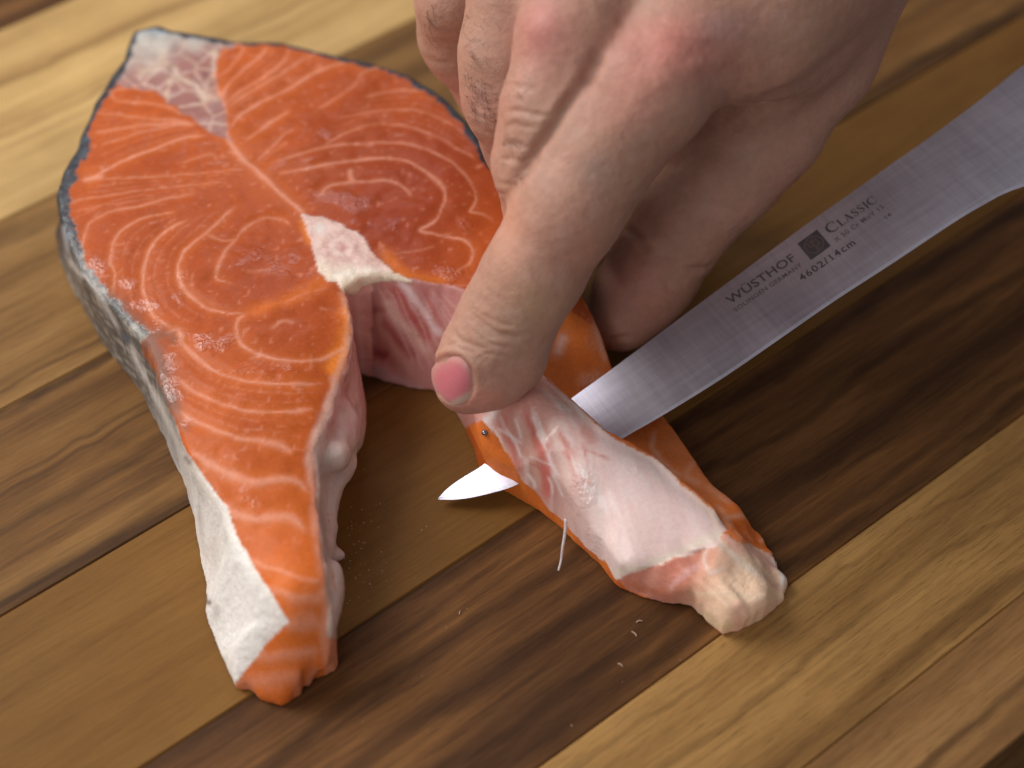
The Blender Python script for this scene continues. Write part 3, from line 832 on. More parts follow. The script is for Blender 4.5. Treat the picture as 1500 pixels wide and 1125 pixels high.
# flap end: pink flesh turning into cream fat
END = [(903, 846), (950, 832), (1000, 816), (1050, 798), (1060, 780), (1100, 800), (1125, 808), (1180, 840), (1160, 960), (1000, 960), (960, 880), (915, 862)]
de = inpoly(END) + 3 * vnoise(p2, 3, 98)
endz = (de < 0) & (facing > -.3)
ec = blendc(np.tile(np.array([.70, .26, .18]), (len(Vs), 1)), (.90, .62, .43), smoothstep(980, 1075, px + (py - 850) * .6))
ec = blendc(ec, (.82, .42, .34), .65 * smoothstep(0, .5, fbm(p2, 6, 146)))
ecs = ec
for pts, hw, c, s in (([(330, 850), (420, 890), (520, 880), (600, 820)], 6, (.62, .20, .10), .7), ([(500, 890), (560, 830), (640, 770)], 5, (.82, .45, .42), .7),
                      ([(670, 700), (650, 760), (680, 810), (730, 790)], 3, (.88, .70, .60), .8), ([(700, 680), (760, 740), (850, 800), (930, 850)], 5, (.88, .72, .58), .8),
                      ([(870, 800), (920, 850), (960, 880)], 3, (.65, .36, .22), .6), ([(600, 900), (750, 900), (900, 920)], 4, (.86, .66, .46), .6), ([(940, 730), (970, 800), (975, 870)], 6, (.86, .80, .76), .9),
                      ([(640, 970), (680, 1030), (780, 1040)], 7, (.86, .66, .42), .8)):
    ecs = stroke(ecs, A7, pts, hw, c, s)

# --- dorsal fat
DORS = [(193, 44), (232, 30), (300, 46), (345, 58), (345, 66), (322, 74), (314, 88), (313, 118), (318, 140), (328, 160), (331, 190), (338, 205), (322, 202), (300, 190), (275, 170), (262, 158), (240, 146), (228, 134), (190, 128), (160, 122), (176, 92), (186, 66)]
dd = inpoly(DORS) + 3.5 * vnoise(p2, 2.0, 101)
vp = rng.uniform((150, 20), (350, 215), (52, 2))
# mottled cells of fat, longer across than along
q = np.stack([px, py], -1)
dors_sel = np.where((dd < 6) & (up > .2))[0]
dc = np.tile(np.array([.33, .13, .10]), (len(Vs), 1))
if len(dors_sel):
    dv = np.hypot((q[dors_sel, None, 0] - vp[None, :, 0]) * .8, (q[dors_sel, None, 1] - vp[None, :, 1]) * 1.25)
    dv.sort(axis=1)
    ed = np.exp(-((dv[:, 1] - dv[:, 0]) / 2.6) ** 2)
    cc = blendc(dc[dors_sel], (.66, .45, .33), ed * .8)
    top = smoothstep(118, 60, q[dors_sel, 1] + .25 * (q[dors_sel, 0] - 220) + 14 * vnoise(q[dors_sel], 22, 105))
    cc = blendc(cc, (.50, .47, .40), top * .85)
    cc = blendc(cc, (.26, .36, .42), .6 * smoothstep(60, 40, q[dors_sel, 1] + 8 * vnoise(q[dors_sel], 12, 106)) )
    dc[dors_sel] = cc
for pts, hw, s in (([(250, 95), (265, 115), (285, 125), (300, 150)], 4, .8), ([(200, 110), (225, 100), (250, 92)], 7, .6), ([(316, 70), (314, 90), (316, 120)], 4, .8), ([(300, 130), (310, 110), (316, 105)], 3, .5)):
    dc = stroke(dc, ((0, 0), 1), pts, hw, (.68, .52, .38), s)

# --- backbone
BONE = [(442, 314), (470, 318), (500, 330), (528, 345), (545, 368), (560, 386), (585, 404), (602, 412), (575, 412), (555, 412), (535, 418), (518, 430), (505, 428), (494, 416), (480, 410), (466, 398), (462, 375), (456, 355), (448, 335)]
db = inpoly(BONE) + 2.2 * vnoise(p2, 1.6, 111)
bc = np.tile(np.array([.66, .42, .34]), (len(Vs), 1))
bc = blendc(bc, (.78, .64, .48), smoothstep(380, 400, py + 4 * nf_ * 4))
rb = np.hypot((px - 500), (py - 362) * 1.25)
bc = blendc(bc, (.50, .22, .20), .9 * np.exp(-(rb / 8) ** 2))
bc = blendc(bc, (.80, .62, .54), .6 * np.exp(-((rb - 14) / 4) ** 2))
bc = blendc(bc, (.60, .36, .30), .55 * np.exp(-((rb - 25) / 5) ** 2))
bc = blendc(bc, (.84, .72, .62), .25 * np.exp(-((rb - 36) / 5) ** 2))
bc = blendc(bc, (.70, .66, .58), .9 * np.exp(-(np.hypot(px - 469, (py - 335) * 1.2) / 9) ** 2))
bc = blendc(bc, (.80, .55, .50), .5 * smoothstep(.1, .8, vnoise(p2, .8, 113)))
bc = stroke(bc, ((0, 0), 1), [(486, 408), (505, 402), (530, 398), (560, 400)], 7, (.84, .74, .62), .8)

# --- skin
SKIN = [(345, 1003), (370, 970), (395, 940), (425, 910), (405, 880), (380, 840), (350, 790), (330, 740), (300, 700), (275, 665), (258, 625), (236, 570), (218, 530), (196, 505), (172, 480), (155, 445), (125, 405), (104, 365), (95, 330), (92, 300), (60, 290), (20, 330), (40, 500), (200, 700), (230, 1040)]
ds = inpoly(SKIN) + 2.0 * vnoise(p2, 2.2, 121)
# which side of the outline: the outer (skin) run of the top polygon
outer = spline(np.vstack([surf2d(LEFT_TOP), surf2d(RIGHT_TOP)]), 2)
dO, tO = dist_line(X, Y, outer)
rimw = np.where(px > 230, 2.0, 1.8) * (1 + .35 * vnoise(p2, 3, 122) + .25 * vnoise(p2, 1.1, 123)) * (1 + .8 * np.exp(-((px - 105) / 45) ** 2 - ((py - 255) / 70) ** 2))
hidden_outer = (facing < .05) & (Z > .6) & (dO < 40) & (np.abs(Ns[:, 2]) < .9) & ~memb & ~endz & ((px < 480) | (py < 480)) & ~((px > 430) & (px < 760) & (py > 395))
skin = ((ds < 0) & (Z > .2)) | ((dO < rimw + .9 * (up < .8)) & (tO > .28) & (px < 760) & ((py < 430) | (px < 400))) | hidden_outer
sc = np.zeros((len(Vs), 3))
zf = Z / 24.0
tleg = smoothstep(560, 760, py)                  # silver-white belly at the leg, mottled grey above
mott = vnoise(np.stack([X / 1.2, Y / 1.6, Z / 1.0], -1), 1.0, 131)
mott2 = vnoise(np.stack([X, Y, Z], -1), 4.5, 132)
grey = blendc(np.tile(np.array([.115, .105, .095]), (len(Vs), 1)), (.34, .31, .27), smoothstep(-.1, .7, mott))
grey = blendc(grey, (.03, .035, .045), .6 * smoothstep(.2, .8, mott2) * (1 - smoothstep(380, 560, py)))
white = blendc(np.tile(np.array([.84, .80, .75]), (len(Vs), 1)), (.50, .46, .42), .6 * smoothstep(.0, .8, mott2))
white = blendc(white, (.92, .87, .81), .5 * smoothstep(-.2, .6, vnoise(p2, 6, 134)))
white = blendc(white, (.30, .26, .25), .75 * smoothstep(.15, .8, mott) * (1 - smoothstep(640, 780, py)))
scl = np.sin((X + .6 * Z) * 3.4 + Y * 1.2) * np.sin((Y - Z) * 3.0 - X * .9)
white *= (1 + .06 * scl + .04 * vnoise(p2, .9, 136))[:, None]
white = blendc(white, (.72, .60, .55), .30 * smoothstep(.1, .8, vnoise(p2, 7, 137)))
sc = grey * (1 - tleg[:, None]) + white * tleg[:, None]
dark = blendc(np.tile(np.array([.010, .012, .018]), (len(Vs), 1)), (.05, .075, .10), .6 * smoothstep(.3, .8, vnoise(p2, 1.8, 135)))
td = np.clip(smoothstep(400, 330, py) + smoothstep(250, 300, px) * smoothstep(420, 380, py), 0, 1)
sc = sc * (1 - td[:, None]) + dark * td[:, None]
# bright fat line where the skin meets the flesh
for pts, hw, c, s in (([(98, 375), (115, 400), (132, 412), (150, 440), (160, 460), (175, 482)], 3.5, (.55, .52, .50), .9), ([(190, 505), (205, 540), (228, 580), (248, 625), (262, 655)], 4.5, (.62, .57, .52), .9),
                      ([(262, 655), (290, 700), (325, 745), (348, 795), (378, 845), (420, 905)], 6, (.84, .78, .70), .9), ([(92, 330), (100, 372)], 3, (.35, .37, .42), .8), ([(300, 868), (304, 880), (307, 888)], 3.2, (.10, .04, .03), .9),
                      ([(270, 668), (280, 680)], 4, (.16, .09, .10), .6), ([(178, 490), (190, 500)], 6, (.10, .12, .17), .8), ([(425, 908), (400, 935), (370, 968), (347, 1000)], 5, (.82, .76, .70), .8)):
    sc = stroke(sc, ((0, 0), 1), pts, hw, c, s)

zone = np.zeros(len(Vs), dtype=int)                  # 0 flesh
zone[endz] = 0; col[endz] = ecs[endz]
zone[memb] = 2
dz = (dd < 0) & (up > .1) & (facing > 0) & (Z > 18)
zone[dz] = 4
bz = (db < 0) & (facing > 0) & (Z > 15)
zone[bz] = 3
zone[skin & ~bz] = 1
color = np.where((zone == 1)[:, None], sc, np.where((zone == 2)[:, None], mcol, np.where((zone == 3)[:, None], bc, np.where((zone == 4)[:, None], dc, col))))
# soften colour borders between neighbouring zones a little
e = np.vstack([Fq[:, [0, 1]], Fq[:, [1, 2]]])
soft = color.copy()
for _ in range(1):
    A_ = np.zeros_like(soft); dg = np.bincount(e.ravel(), minlength=len(Vs))[:, None]
    for j in range(3):
        A_[:, j] = np.bincount(e[:, 0], soft[e[:, 1], j], len(Vs)) + np.bincount(e[:, 1], soft[e[:, 0], j], len(Vs))
    soft = .65 * soft + .35 * A_ / np.maximum(dg, 1)
color = np.clip(soft, .003, .95)
# small raised relief for backbone and lining folds
disp = np.zeros(len(Vs))
disp += np.where(zone == 3, .12 + .10 * vnoise(p2, 1.3, 141), 0)
disp += np.where(zone == 2, .02 * fr + .05 * fbm(np.stack([X, Y, Z], -1), 3.5, 142), 0)
disp += np.where(inner_left_wall, .55 * fbm(np.stack([X, Y, Z], -1), 4.0, 147, 3), 0)
disp += np.where(endz, .55 * fbm(p2, 5, 144, 3) + .2 * vnoise(np.stack([X + Y, (Y - X) / 4], -1), 1.6, 145), 0)
disp += np.where(zone == 4, .25 * vnoise(p2, 2.0, 143), 0)
Vs = Vs + Ns * disp[:, None]
Ns = vert_normals(Vs, Fq)
keep = Vs[Fq].mean(1)[:, 2] > .12
Fq = Fq[keep | (zone[Fq[:, 0]] >= 0)]
fz = zone[Fq].max(1)
wet = np.zeros(len(Vs))
for cx_, cy_, rx_, ry_, k_ in ((145, 385, 22, 22, .55), (190, 415, 22, 12, .6), (215, 445, 24, 12, .6), (235, 475, 18, 20, .5), (100, 330, 14, 25, .5), (270, 420, 14, 50, .3), (250, 560, 22, 60, .5), (310, 500, 60, 22, .4), (390, 540, 60, 30, .3), (400, 385, 70, 25, .35),
                            (485, 288, 40, 14, .6), (520, 300, 30, 16, .5), (560, 330, 50, 25, .3), (655, 400, 25, 14, .6), (680, 340, 20, 30, .35), (300, 215, 60, 40, .25), (430, 230, 60, 30, .25), (350, 750, 50, 60, .2), (470, 200, 90, 60, .2), (150, 260, 30, 40, .3),
                            (880, 500, 26, 30, .65), (860, 560, 22, 14, .6), (760, 640, 45, 50, .5), (800, 600, 40, 30, .45), (850, 720, 30, 40, .6), (870, 790, 20, 35, .55), (930, 690, 25, 20, .4), (730, 620, 16, 30, .5), (1090, 860, 40, 30, .5), (1000, 840, 40, 20, .4), (610, 470, 50, 50, .4), (1095, 785, 20, 20, .5)):
    wet = np.maximum(wet, k_ * np.exp(-((px - cx_) / rx_) ** 2 - ((py - cy_) / ry_) ** 2))
steak_base = P(430, 450, 0) * S
steak = tag(empty('salmon_steak', tuple(steak_base)), 'raw orange salmon steak with dark skin, its right belly flap pierced by the knife', 'salmon steak')
for zi, nm, mt in ((0, 'flesh', M_flesh), (1, 'skin', M_fishskin), (2, 'belly_lining', M_memb), (3, 'backbone', M_bone), (4, 'back_fat', M_bone)):
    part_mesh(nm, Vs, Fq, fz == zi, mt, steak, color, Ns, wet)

# ------------------------------------------------------------------ hand
def J(px, py, z, rpx):
    p = P(px, py, z); w = float((p - CAM) @ FWD)
    return (p, rpx * w / FPX)
def chain(*js):
    q = [J(*j) for j in js]
    return [(a[0], a[1], b[0], b[1]) for a, b in zip(q, q[1:])]
index = chain((676, 563, 24.5, 41), (700, 532, 29, 58), (722, 505, 32, 66), (746, 462, 37, 69), (781, 400, 45, 72), (832, 303, 56, 80), (884, 215, 64, 83), (948, 130, 71, 93), (1008, 52, 75, 98)) + \
        chain((695, 568, 24.5, 34), (722, 553, 27.5, 43), (752, 525, 30, 48))
middle = chain((865, -15, 80, 88), (838, 60, 76, 79), (811, 160, 67, 73), (797, 240, 58, 71), (805, 300, 46, 64), (800, 350, 33, 55), (812, 385, 32, 48))
ring = chain((790, -80, 76, 72), (757, 0, 72, 68), (743, 80, 64, 67), (748, 145, 56, 66), (770, 205, 44, 60), (790, 262, 33, 54), (805, 310, 32, 46))
pinky = chain((715, -120, 66, 60), (665, 0, 60, 53), (668, 50, 50, 50), (680, 75, 46, 46), (720, 140, 36, 44), (750, 200, 32, 40))
thumb = chain((908, 470, 8.5, 45), (925, 440, 10, 54), (955, 400, 14, 62), (1003, 322, 21, 67), (1060, 262, 29, 70), (1122, 190, 37, 76), (1190, 80, 50, 88), (1245, -60, 66, 104))
palm = chain((1008, 52, 74, 92), (1100, 20, 74, 105), (1200, -110, 86, 130)) + chain((1100, 20, 74, 105), (1160, 60, 64, 78)) + \
       chain((865, -15, 77, 92), (1040, -160, 92, 120)) + chain((790, -80, 72, 76), (960, -230, 92, 110)) + chain((715, -120, 64, 66), (880, -290, 86, 100)) + \
       chain((1010, 185, 36, 50), (1095, 120, 48, 76), (1170, 0, 62, 95)) + chain((985, 270, 13, 44), (1060, 200, 28, 52)) + chain((950, 60, 58, 85), (900, -60, 64, 90))
wc = P(1090, -330, 102)
wd = np.array([.42, .78, .38]); wd /= np.linalg.norm(wd)
wrist = [(P(1200, -110, 82), 17, wc + [16, 4, 0], 22), (P(1040, -160, 88), 16, wc, 22), (P(900, -260, 84), 13, wc + [-16, -2, -2], 20), (P(1170, 0, 62), 14, wc + [20, 0, -12], 18)]
arm = [(wc + [11, 0, 0], 24, wc + wd * 60 + [14, 0, 0], 27), (wc + [-11, 0, 0], 23, wc + wd * 60 + [-13, 0, 0], 27), (wc + wd * 55, 30, wc + wd * 120, 33)]

def caps(p, c):
    a, ra, b, rb = c
    ba = b - a; L = ba @ ba
    t = np.clip((p - a) @ ba / L, 0, 1)
    t2 = t
    return np.linalg.norm(p - a - t[:, None] * ba, axis=1) - (ra + (rb - ra) * t2)
def smin(a, b, k):
    h = np.clip(.5 + .5 * (b - a) / k, 0, 1)
    return b * (1 - h) + a * h - k * h * (1 - h)
def group(p, cs, k):
    d = caps(p, cs[0])
    for c in cs[1:]: d = smin(d, caps(p, c), k)
    return d
def hand_sdf(p):
    body = group(p, palm, 9.0)
    body = smin(body, group(p, wrist, 9.0), 12.0)
    body = smin(body, group(p, arm, 8.0), 14.0)
    fi = group(p, index, 3.0); fm_ = group(p, middle, 4.0); fr_ = group(p, ring, 4.0); fp_ = group(p, pinky, 4.0); ft = group(p, thumb, 5.0)
    f = smin(fm_, fr_, .7); f = smin(f, fp_, .7); f = smin(fi, f, .8)
    d = smin(f, body, 4.5)
    return smin(d, ft, 3.0)
allc = index + middle + ring + pinky + thumb + palm + wrist + arm
ap = np.array([c[0] for c in allc] + [c[2] for c in allc]); ar = max(max(c[1], c[3]) for c in allc)
lo = ap.min(0) - 16; lo = np.minimum(lo, ap.min(0) - 12); hi = ap.max(0) + 36
lo[2] = 0
hh = .85; B = 6
nb3 = np.ceil((hi - lo) / (hh * B)).astype(int)
bx = [lo[i] + (np.arange(nb3[i]) + .5) * hh * B for i in range(3)]
bp = np.stack(np.meshgrid(*bx, indexing='ij'), -1).reshape(-1, 3)
bd = hand_sdf(bp).reshape(nb3)
act = np.abs(bd) < hh * B * 1.15
Fh = np.repeat(np.repeat(np.repeat(bd.astype(np.float32), B, 0), B, 1), B, 2)
am = np.repeat(np.repeat(np.repeat(act, B, 0), B, 1), B, 2)
ii = np.argwhere(am)
pp = lo + ii * hh
Fh[am] = hand_sdf(pp)
# drop the far end so that the forearm closes out of view
Vh, Fhq = surface_nets(Fh, lo, hh)
del Fh, am, pp, ii
Vh = relax(Vh, Fhq, 6, .5)
me = bpy.data.meshes.new('hand_base')
me.from_pydata(Vh.tolist(), [], Fhq.tolist())
ob = bpy.data.objects.new('hand_base', me); scene.collection.objects.link(ob)
md = ob.modifiers.new('s', 'SUBSURF'); md.levels = 1
dg_ = bpy.context.evaluated_depsgraph_get()
m2 = ob.evaluated_get(dg_).to_mesh()
Vh = np.zeros(len(m2.vertices) * 3); m2.vertices.foreach_get('co', Vh); Vh = Vh.reshape(-1, 3)
Fhq = np.zeros(len(m2.loops), dtype=np.int32); m2.loops.foreach_get('vertex_index', Fhq); Fhq = Fhq.reshape(-1, 4)
ob.evaluated_get(dg_).to_mesh_clear()
bpy.data.objects.remove(ob); bpy.data.meshes.remove(me)
Nh = vert_normals(Vh, Fhq)
print('hand verts', len(Vh))
hx, hy, _ = proj(Vh)
vw = CAM - Vh; vw /= np.linalg.norm(vw, axis=1, keepdims=True)
hf = (Nh * vw).sum(1)
O = ((0, 0), 1)
A5h = ((600, 0), .33333); A6h = ((600, 350), .35556); ATh = ((840, 280), .2311); A9h = ((850, 0), .33333)
Nzone = ((Vh[:, 2] > 14))
hd = fbm(Vh, 9, 201, 2) * .30
# which finger a vertex belongs to, so a crease stays on its own finger
gidx = np.stack([group(Vh, g, 2.0) for g in (index, middle, ring, pinky, thumb, palm)], 1).argmin(1)
hshade = np.zeros(len(Vh))
def crease(A, pts, half, depth, who=None, rid=False):
    """groove (mm deep, half width in mm) along a traced line, soft rounded lips"""
    ln = pxline(A, pts)
    l0 = ln.min(0) - 30; l1 = ln.max(0) + 30
    m = (hx > l0[0]) & (hx < l1[0]) & (hy > l0[1]) & (hy < l1[1]) & (hf > -.05)
    if who is not None: m &= np.isin(gidx, who)
    i = np.where(m)[0]
    if not len(i): return
    d, t = dist_line(hx[i] + vnoise(Vh[i], 2.5, 211) * 2.2, hy[i] + vnoise(Vh[i], 2.5, 212) * 2.2, ln)
    d = d * .125
    fade = np.clip(np.minimum(t, 1 - t) * 4, 0, 1)
    hd[i] += .72 * fade * (-depth * np.exp(-(d / half) ** 2) + .35 * depth * np.exp(-((d - 2.0 * half) / (1.2 * half)) ** 2))
for a in (
    (A6h, [(235, 285), (275, 330), (340, 372), (420, 402), (505, 408)], .55, .55, [0]), (A6h, [(225, 315), (270, 355), (330, 395), (400, 418)], .5, .40, [0]),
    (A6h, [(180, 372), (205, 410), (260, 442), (330, 452)], .5, .35, [0]), (A6h, [(240, 262), (290, 310), (370, 350), (470, 375)], .5, .28, [0]),
    (A6h, [(235, 345), (290, 400), (360, 440), (440, 450)], .4, .22, [0]), (A6h, [(190, 440), (240, 462), (300, 470)], .35, .2, [0]),
    (A6h, [(250, 440), (330, 480), (420, 490)], .35, .15, [0]), (A6h, [(270, 500), (300, 480), (350, 475)], .3, .12, [0]),
    (A6h, [(140, 455), (180, 430), (210, 425)], .4, .2, [0]),
    (A5h, [(425, 385), (500, 380), (560, 400)], .6, .25, [1]), (A5h, [(410, 500), (480, 488), (560, 502), (620, 520)], .6, .35, [1]), (A5h, [(405, 560), (480, 548), (560, 560)], .5, .3, [1]),
    (A5h, [(398, 640), (470, 632), (540, 660)], .6, .40, [1]), (A5h, [(392, 700), (440, 700), (500, 722)], .5, .3, [1]), (A5h, [(385, 790), (430, 810), (470, 830)], .4, .25, [1]), (A5h, [(380, 840), (420, 860)], .4, .25, [1]),
    (A5h, [(250, 490), (320, 520), (390, 560)], .4, .25, [2]), (A5h, [(260, 540), (330, 575), (400, 600)], .4, .25, [2]), (A5h, [(300, 610), (350, 640), (390, 650)], .4, .2, [2]),
    (A5h, [(70, 240), (120, 270), (200, 280)], .5, .2, [3]),
    (ATh, [(320, 225), (400, 290), (485, 375)], .7, .7, [4, 5]), (ATh, [(690, 472), (760, 492), (830, 480), (890, 455)], .5, .6, [4]), (ATh, [(575, 575), (620, 640), (690, 690)], .5, .5, [4]),
    (ATh, [(500, 210), (590, 300)], .4, .35, [4, 5]), (ATh, [(600, 170), (680, 240)], .4, .25, [4, 5]), (ATh, [(200, 960), (290, 930), (380, 915)], .5, .5, [4]), (ATh, [(600, 410), (700, 430), (800, 420)], .3, .2, [4]),
    (A9h, [(330, 790), (420, 720), (520, 690), (600, 640)], 1.0, .6, [4, 5]), (A9h, [(560, 560), (640, 520), (720, 460), (860, 420), (980, 370), (1100, 270), (1220, 170), (1330, 40)], 1.2, .9, None),
    (A9h, [(590, 610), (680, 560), (770, 490), (850, 440)], .8, .6, None), (A9h, [(620, 400), (660, 450), (600, 510)], 1.0, .5, None), (A9h, [(440, 330), (540, 280), (680, 270)], 1.6, -.45, None), (A9h, [(740, 220), (790, 300), (760, 370)], 1.5, -.35, None),
    (O, [(880, 70), (866, 100), (856, 130)], 1.2, .9, None), (O, [(868, 105), (834, 150), (798, 203), (764, 256), (738, 305)], 1.0, 1.3, [0, 1, 5]),
):
    crease(*a)
# tendons and knuckle hollows on the back of the hand, fine skin folds everywhere
def lump(px_, py_, rad, h):
    hd[:] += h * np.exp(-((hx - px_) ** 2 + (hy - py_) ** 2) / rad ** 2) * (hf > 0)
lump(1010, 60, 55, 1.0); lump(940, 80, 30, -.7); lump(795, 40, 28, .6); lump(1120, 60, 50, -.7); lump(640, 560, 20, -.15)
nr_ = math.radians(-24)
nu_ = ((hx - 664) * math.cos(nr_) + (hy - 557) * math.sin(nr_)) / 31; nv_ = (-(hx - 664) * math.sin(nr_) + (hy - 557) * math.cos(nr_)) / 37
nrad = np.hypot(nu_, nv_)
hd -= .46 * smoothstep(1.08, .92, nrad) * (hf > 0) * (gidx == 0)
hd += .28 * np.exp(-((nrad - 1.22) / .14) ** 2) * (hf > 0) * (gidx == 0) * smoothstep(.8, -.2, nv_)
hd += fbm(Vh, 2.2, 221, 2) * .06
sl_ = np.stack([Vh[:, 0] * .8 + Vh[:, 1] * .6, (Vh[:, 1] * .8 - Vh[:, 0] * .6) / 4, Vh[:, 2]], -1)
hd += .05 * vnoise(sl_, .9, 225)
Vh = Vh + Nh * hd[:, None]
Nh = vert_normals(Vh, Fhq)
hc = np.tile(np.array([.44, .238, .168]), (len(Vh), 1))
hc = blendc(hc, (.52, .25, .19), .35 * smoothstep(-.3, .6, fbm(Vh, 14, 231)))
hc = blendc(hc, (.40, .27, .19), .30 * smoothstep(0, .6, fbm(Vh, 8, 235)))
for cx_, cy_, rx_, ry_, c, s in ((985, 70, 95, 50, (.58, .19, .16), .62), (930, 140, 70, 60, (.56, .23, .18), .45), (795, 45, 42, 50, (.52, .17, .16), .55), (700, 590, 45, 25, (.66, .26, .20), .6), (650, 540, 30, 40, (.62, .33, .22), .4),
                               (820, 250, 40, 60, (.52, .27, .20), .4), (745, 330, 25, 60, (.64, .30, .19), .5), (730, 190, 30, 60, (.50, .24, .17), .4), (700, 150, 30, 40, (.47, .20, .15), .4), (920, 420, 60, 60, (.50, .19, .14), .5), (870, 250, 30, 30, (.36, .26, .22), .35),
                               (1060, 40, 40, 25, (.56, .34, .32), .4), (1150, 260, 40, 30, (.42, .20, .15), .4), (780, 450, 50, 40, (.54, .35, .22), .4)):
    hc = blendc(hc, c, s * np.exp(-((hx - cx_) / rx_) ** 2 - ((hy - cy_) / ry_) ** 2) * (hf > -.2))
hc = blendc(hc, (.42, .13, .11), .6 * np.exp(-((nrad - 1.06) / .07) ** 2) * (hf > 0) * (gidx == 0) * smoothstep(.6, -.1, nv_))
hc *= (1 + .05 * vnoise(Vh, .8, 241) + .04 * vnoise(Vh, .45, 242))[:, None]
hc = blendc(hc, (.58, .36, .30), .25 * smoothstep(.3, .9, vnoise(Vh, 3.0, 243)))
person = tag(empty('person', tuple(P(680, 600, 18) * S)), 'bare right hand with forefinger pressing the salmon flap, thumb tucked beside it', 'person')
hand = mesh_obj('hand', Vh, Fhq, M_hand, person, True, np.clip(hc, .01, .9), Nh)

bv = BVHTree.FromPolygons(Vh.tolist(), Fhq.tolist())
def hit(px_, py_):
    d = Vector(P(px_, py_, 0) - CAM).normalized()
    h = bv.ray_cast(Vector(CAM), d)
    if h[0] is None: return None, None
    return np.array(h[0]), np.array(h[1])
# fingernail on the left side of the fingertip
ncx, ncy, na, nbb, nrot = 664, 557, 30, 36, math.radians(-24)
NU, NV = 26, 30; NVs = []; NF = []; NC = []
grid = {}
samp = []
for i in range(NU + 1):
    for j in range(NV + 1):
        a = -1 + 2 * i / NU; b_ = -1 + 2 * j / NV
        # square to rounded square
        u_ = a * math.sqrt(1 - b_ * b_ * .42); v_ = b_ * math.sqrt(1 - a * a * .42)
        qx_ = ncx + na * u_ * math.cos(nrot) - nbb * v_ * math.sin(nrot)
        qy_ = ncy + na * u_ * math.sin(nrot) + nbb * v_ * math.cos(nrot)
        h_, n_ = hit(qx_, qy_)
        samp.append((i, j, u_, v_, h_, n_))
ok = [s for s in samp if s[4] is not None]
# smooth quadratic sheet through the hits, in the mean tangent frame
pm = np.mean([s[4] for s in ok], 0); nm = np.mean([s[5] for s in ok], 0); nm /= np.linalg.norm(nm)
uu = np.array([s[2] for s in ok]); vv = np.array([s[3] for s in ok]); HP = np.array([s[4] for s in ok])
A_ = np.stack([np.ones_like(uu), uu, vv, uu * uu, uu * vv, vv * vv], 1)
cf = np.linalg.lstsq(A_, HP, rcond=None)[0]
for s in samp:
    u_, v_ = s[2], s[3]
    q_ = np.array([1, u_, v_, u_ * u_, u_ * v_, v_ * v_]) @ cf
    rr = max(abs(u_), abs(v_)) if False else math.hypot(u_, v_) / 1.08
    off = .24 - .30 * smoothstep(.72, 1.05, rr) * (1 if v_ < .3 else .7)
    NVs.append(q_ + nm * off)
    c = np.array([.60, .175, .20])
    c = c + (np.array([.52, .27, .22]) - c) * .8 * smoothstep(.55, 1.0, rr)
    c = c * (1 - .35 * smoothstep(.3, .9, -v_)) + np.array([.62, .33, .28]) * .35 * smoothstep(.3, .9, -v_)
    fe = smoothstep(.62, .82, v_ + .1 * u_)
    c = c * (1 - fe) + np.array([.58, .39, .31]) * fe
    NC.append(c)
    if s[0] < NU and s[1] < NV:
        k0 = s[0] * (NV + 1) + s[1]
        NF.append((k0, k0 + NV + 1, k0 + NV + 2, k0 + 1))
NF = np.array(NF); NVs = np.array(NVs)
nn = vert_normals(NVs, NF)
if nn.mean(0) @ nm < 0: NF = NF[:, ::-1].copy()
mesh_obj('fingernail', NVs, NF, M_nail, person, True, np.array(NC))

# hairs
M_hair, nt, b = new_mat('body_hair'); b.inputs['Base Color'].default_value = (.035, .022, .016, 1); b.inputs['Roughness'].default_value = .45
HVs = []; HF = []
rh = random.Random(3)
def hair(px_, py_, ang, length, curl, rad=.045):
    p_, n_ = hit(px_, py_)
    if p_ is None: return
    q1, n1 = hit(px_ + 3 * math.cos(ang), py_ - 3 * math.sin(ang))
    if q1 is None: return
    t_ = q1 - p_; t_ -= n_ * (t_ @ n_)
    if np.linalg.norm(t_) < 1e-6 or np.linalg.norm(q1 - p_) > 4: return
    t_ /= np.linalg.norm(t_); sd = np.cross(n_, t_)
    k0 = len(HVs); ns = 6
    pos = p_.copy(); hdg = 0
    for i in range(ns + 1):
        f = i / ns
        dirv = t_ * math.cos(hdg) + sd * math.sin(hdg) + n_ * (.42 * (1 - 1.7 * f))
        rr = rad * (1 - .75 * f)
        for k in range(3):
            a = k * 2.094
            HVs.append(pos + (sd * math.cos(a) + n_ * math.sin(a)) * rr)
        pos = pos + dirv * length / ns; hdg += curl / ns
    for i in range(ns):
        for k in range(3):
            a = k0 + i * 3 + k; b2 = k0 + i * 3 + (k + 1) % 3
            HF.append((a, b2, b2 + 3, a + 3))
D2 = math.radians
for _ in range(80):          # ring finger, thickest along its outer edge
    y_ = rh.uniform(20, 170); x0 = 677 + max(0, y_ - 140) * .35
    x_ = x0 + 2 + abs(rh.gauss(0, 17))
    hair(x_, y_, D2(rh.uniform(-75, 10)), rh.uniform(1.6, 4.2), rh.uniform(-1.6, 1.6), .028)
for _ in range(60):
    hair(rh.uniform(684, 728), rh.uniform(120, 185), D2(rh.uniform(-80, 30)), rh.uniform(2, 4), rh.uniform(-2, 2), .026)
for _ in range(22):
    hair(rh.uniform(738, 775), rh.uniform(105, 150), D2(rh.uniform(-50, 20)), rh.uniform(2, 4), rh.uniform(-2, 2), .026)
for _ in range(46):
    hair(rh.uniform(734, 775), rh.uniform(200, 268), D2(rh.uniform(-70, 60)), rh.uniform(1.5, 4), rh.uniform(-2.5, 2.5), .028)
for _ in range(10):
    hair(rh.uniform(620, 640), rh.uniform(5, 40), D2(rh.uniform(-80, -30)), rh.uniform(3, 6), rh.uniform(.4, 1.4), .04)
hr = mesh_obj('finger_hair', np.array(HVs), np.array(HF), M_hair, person, True); tag(hr, kind='stuff')

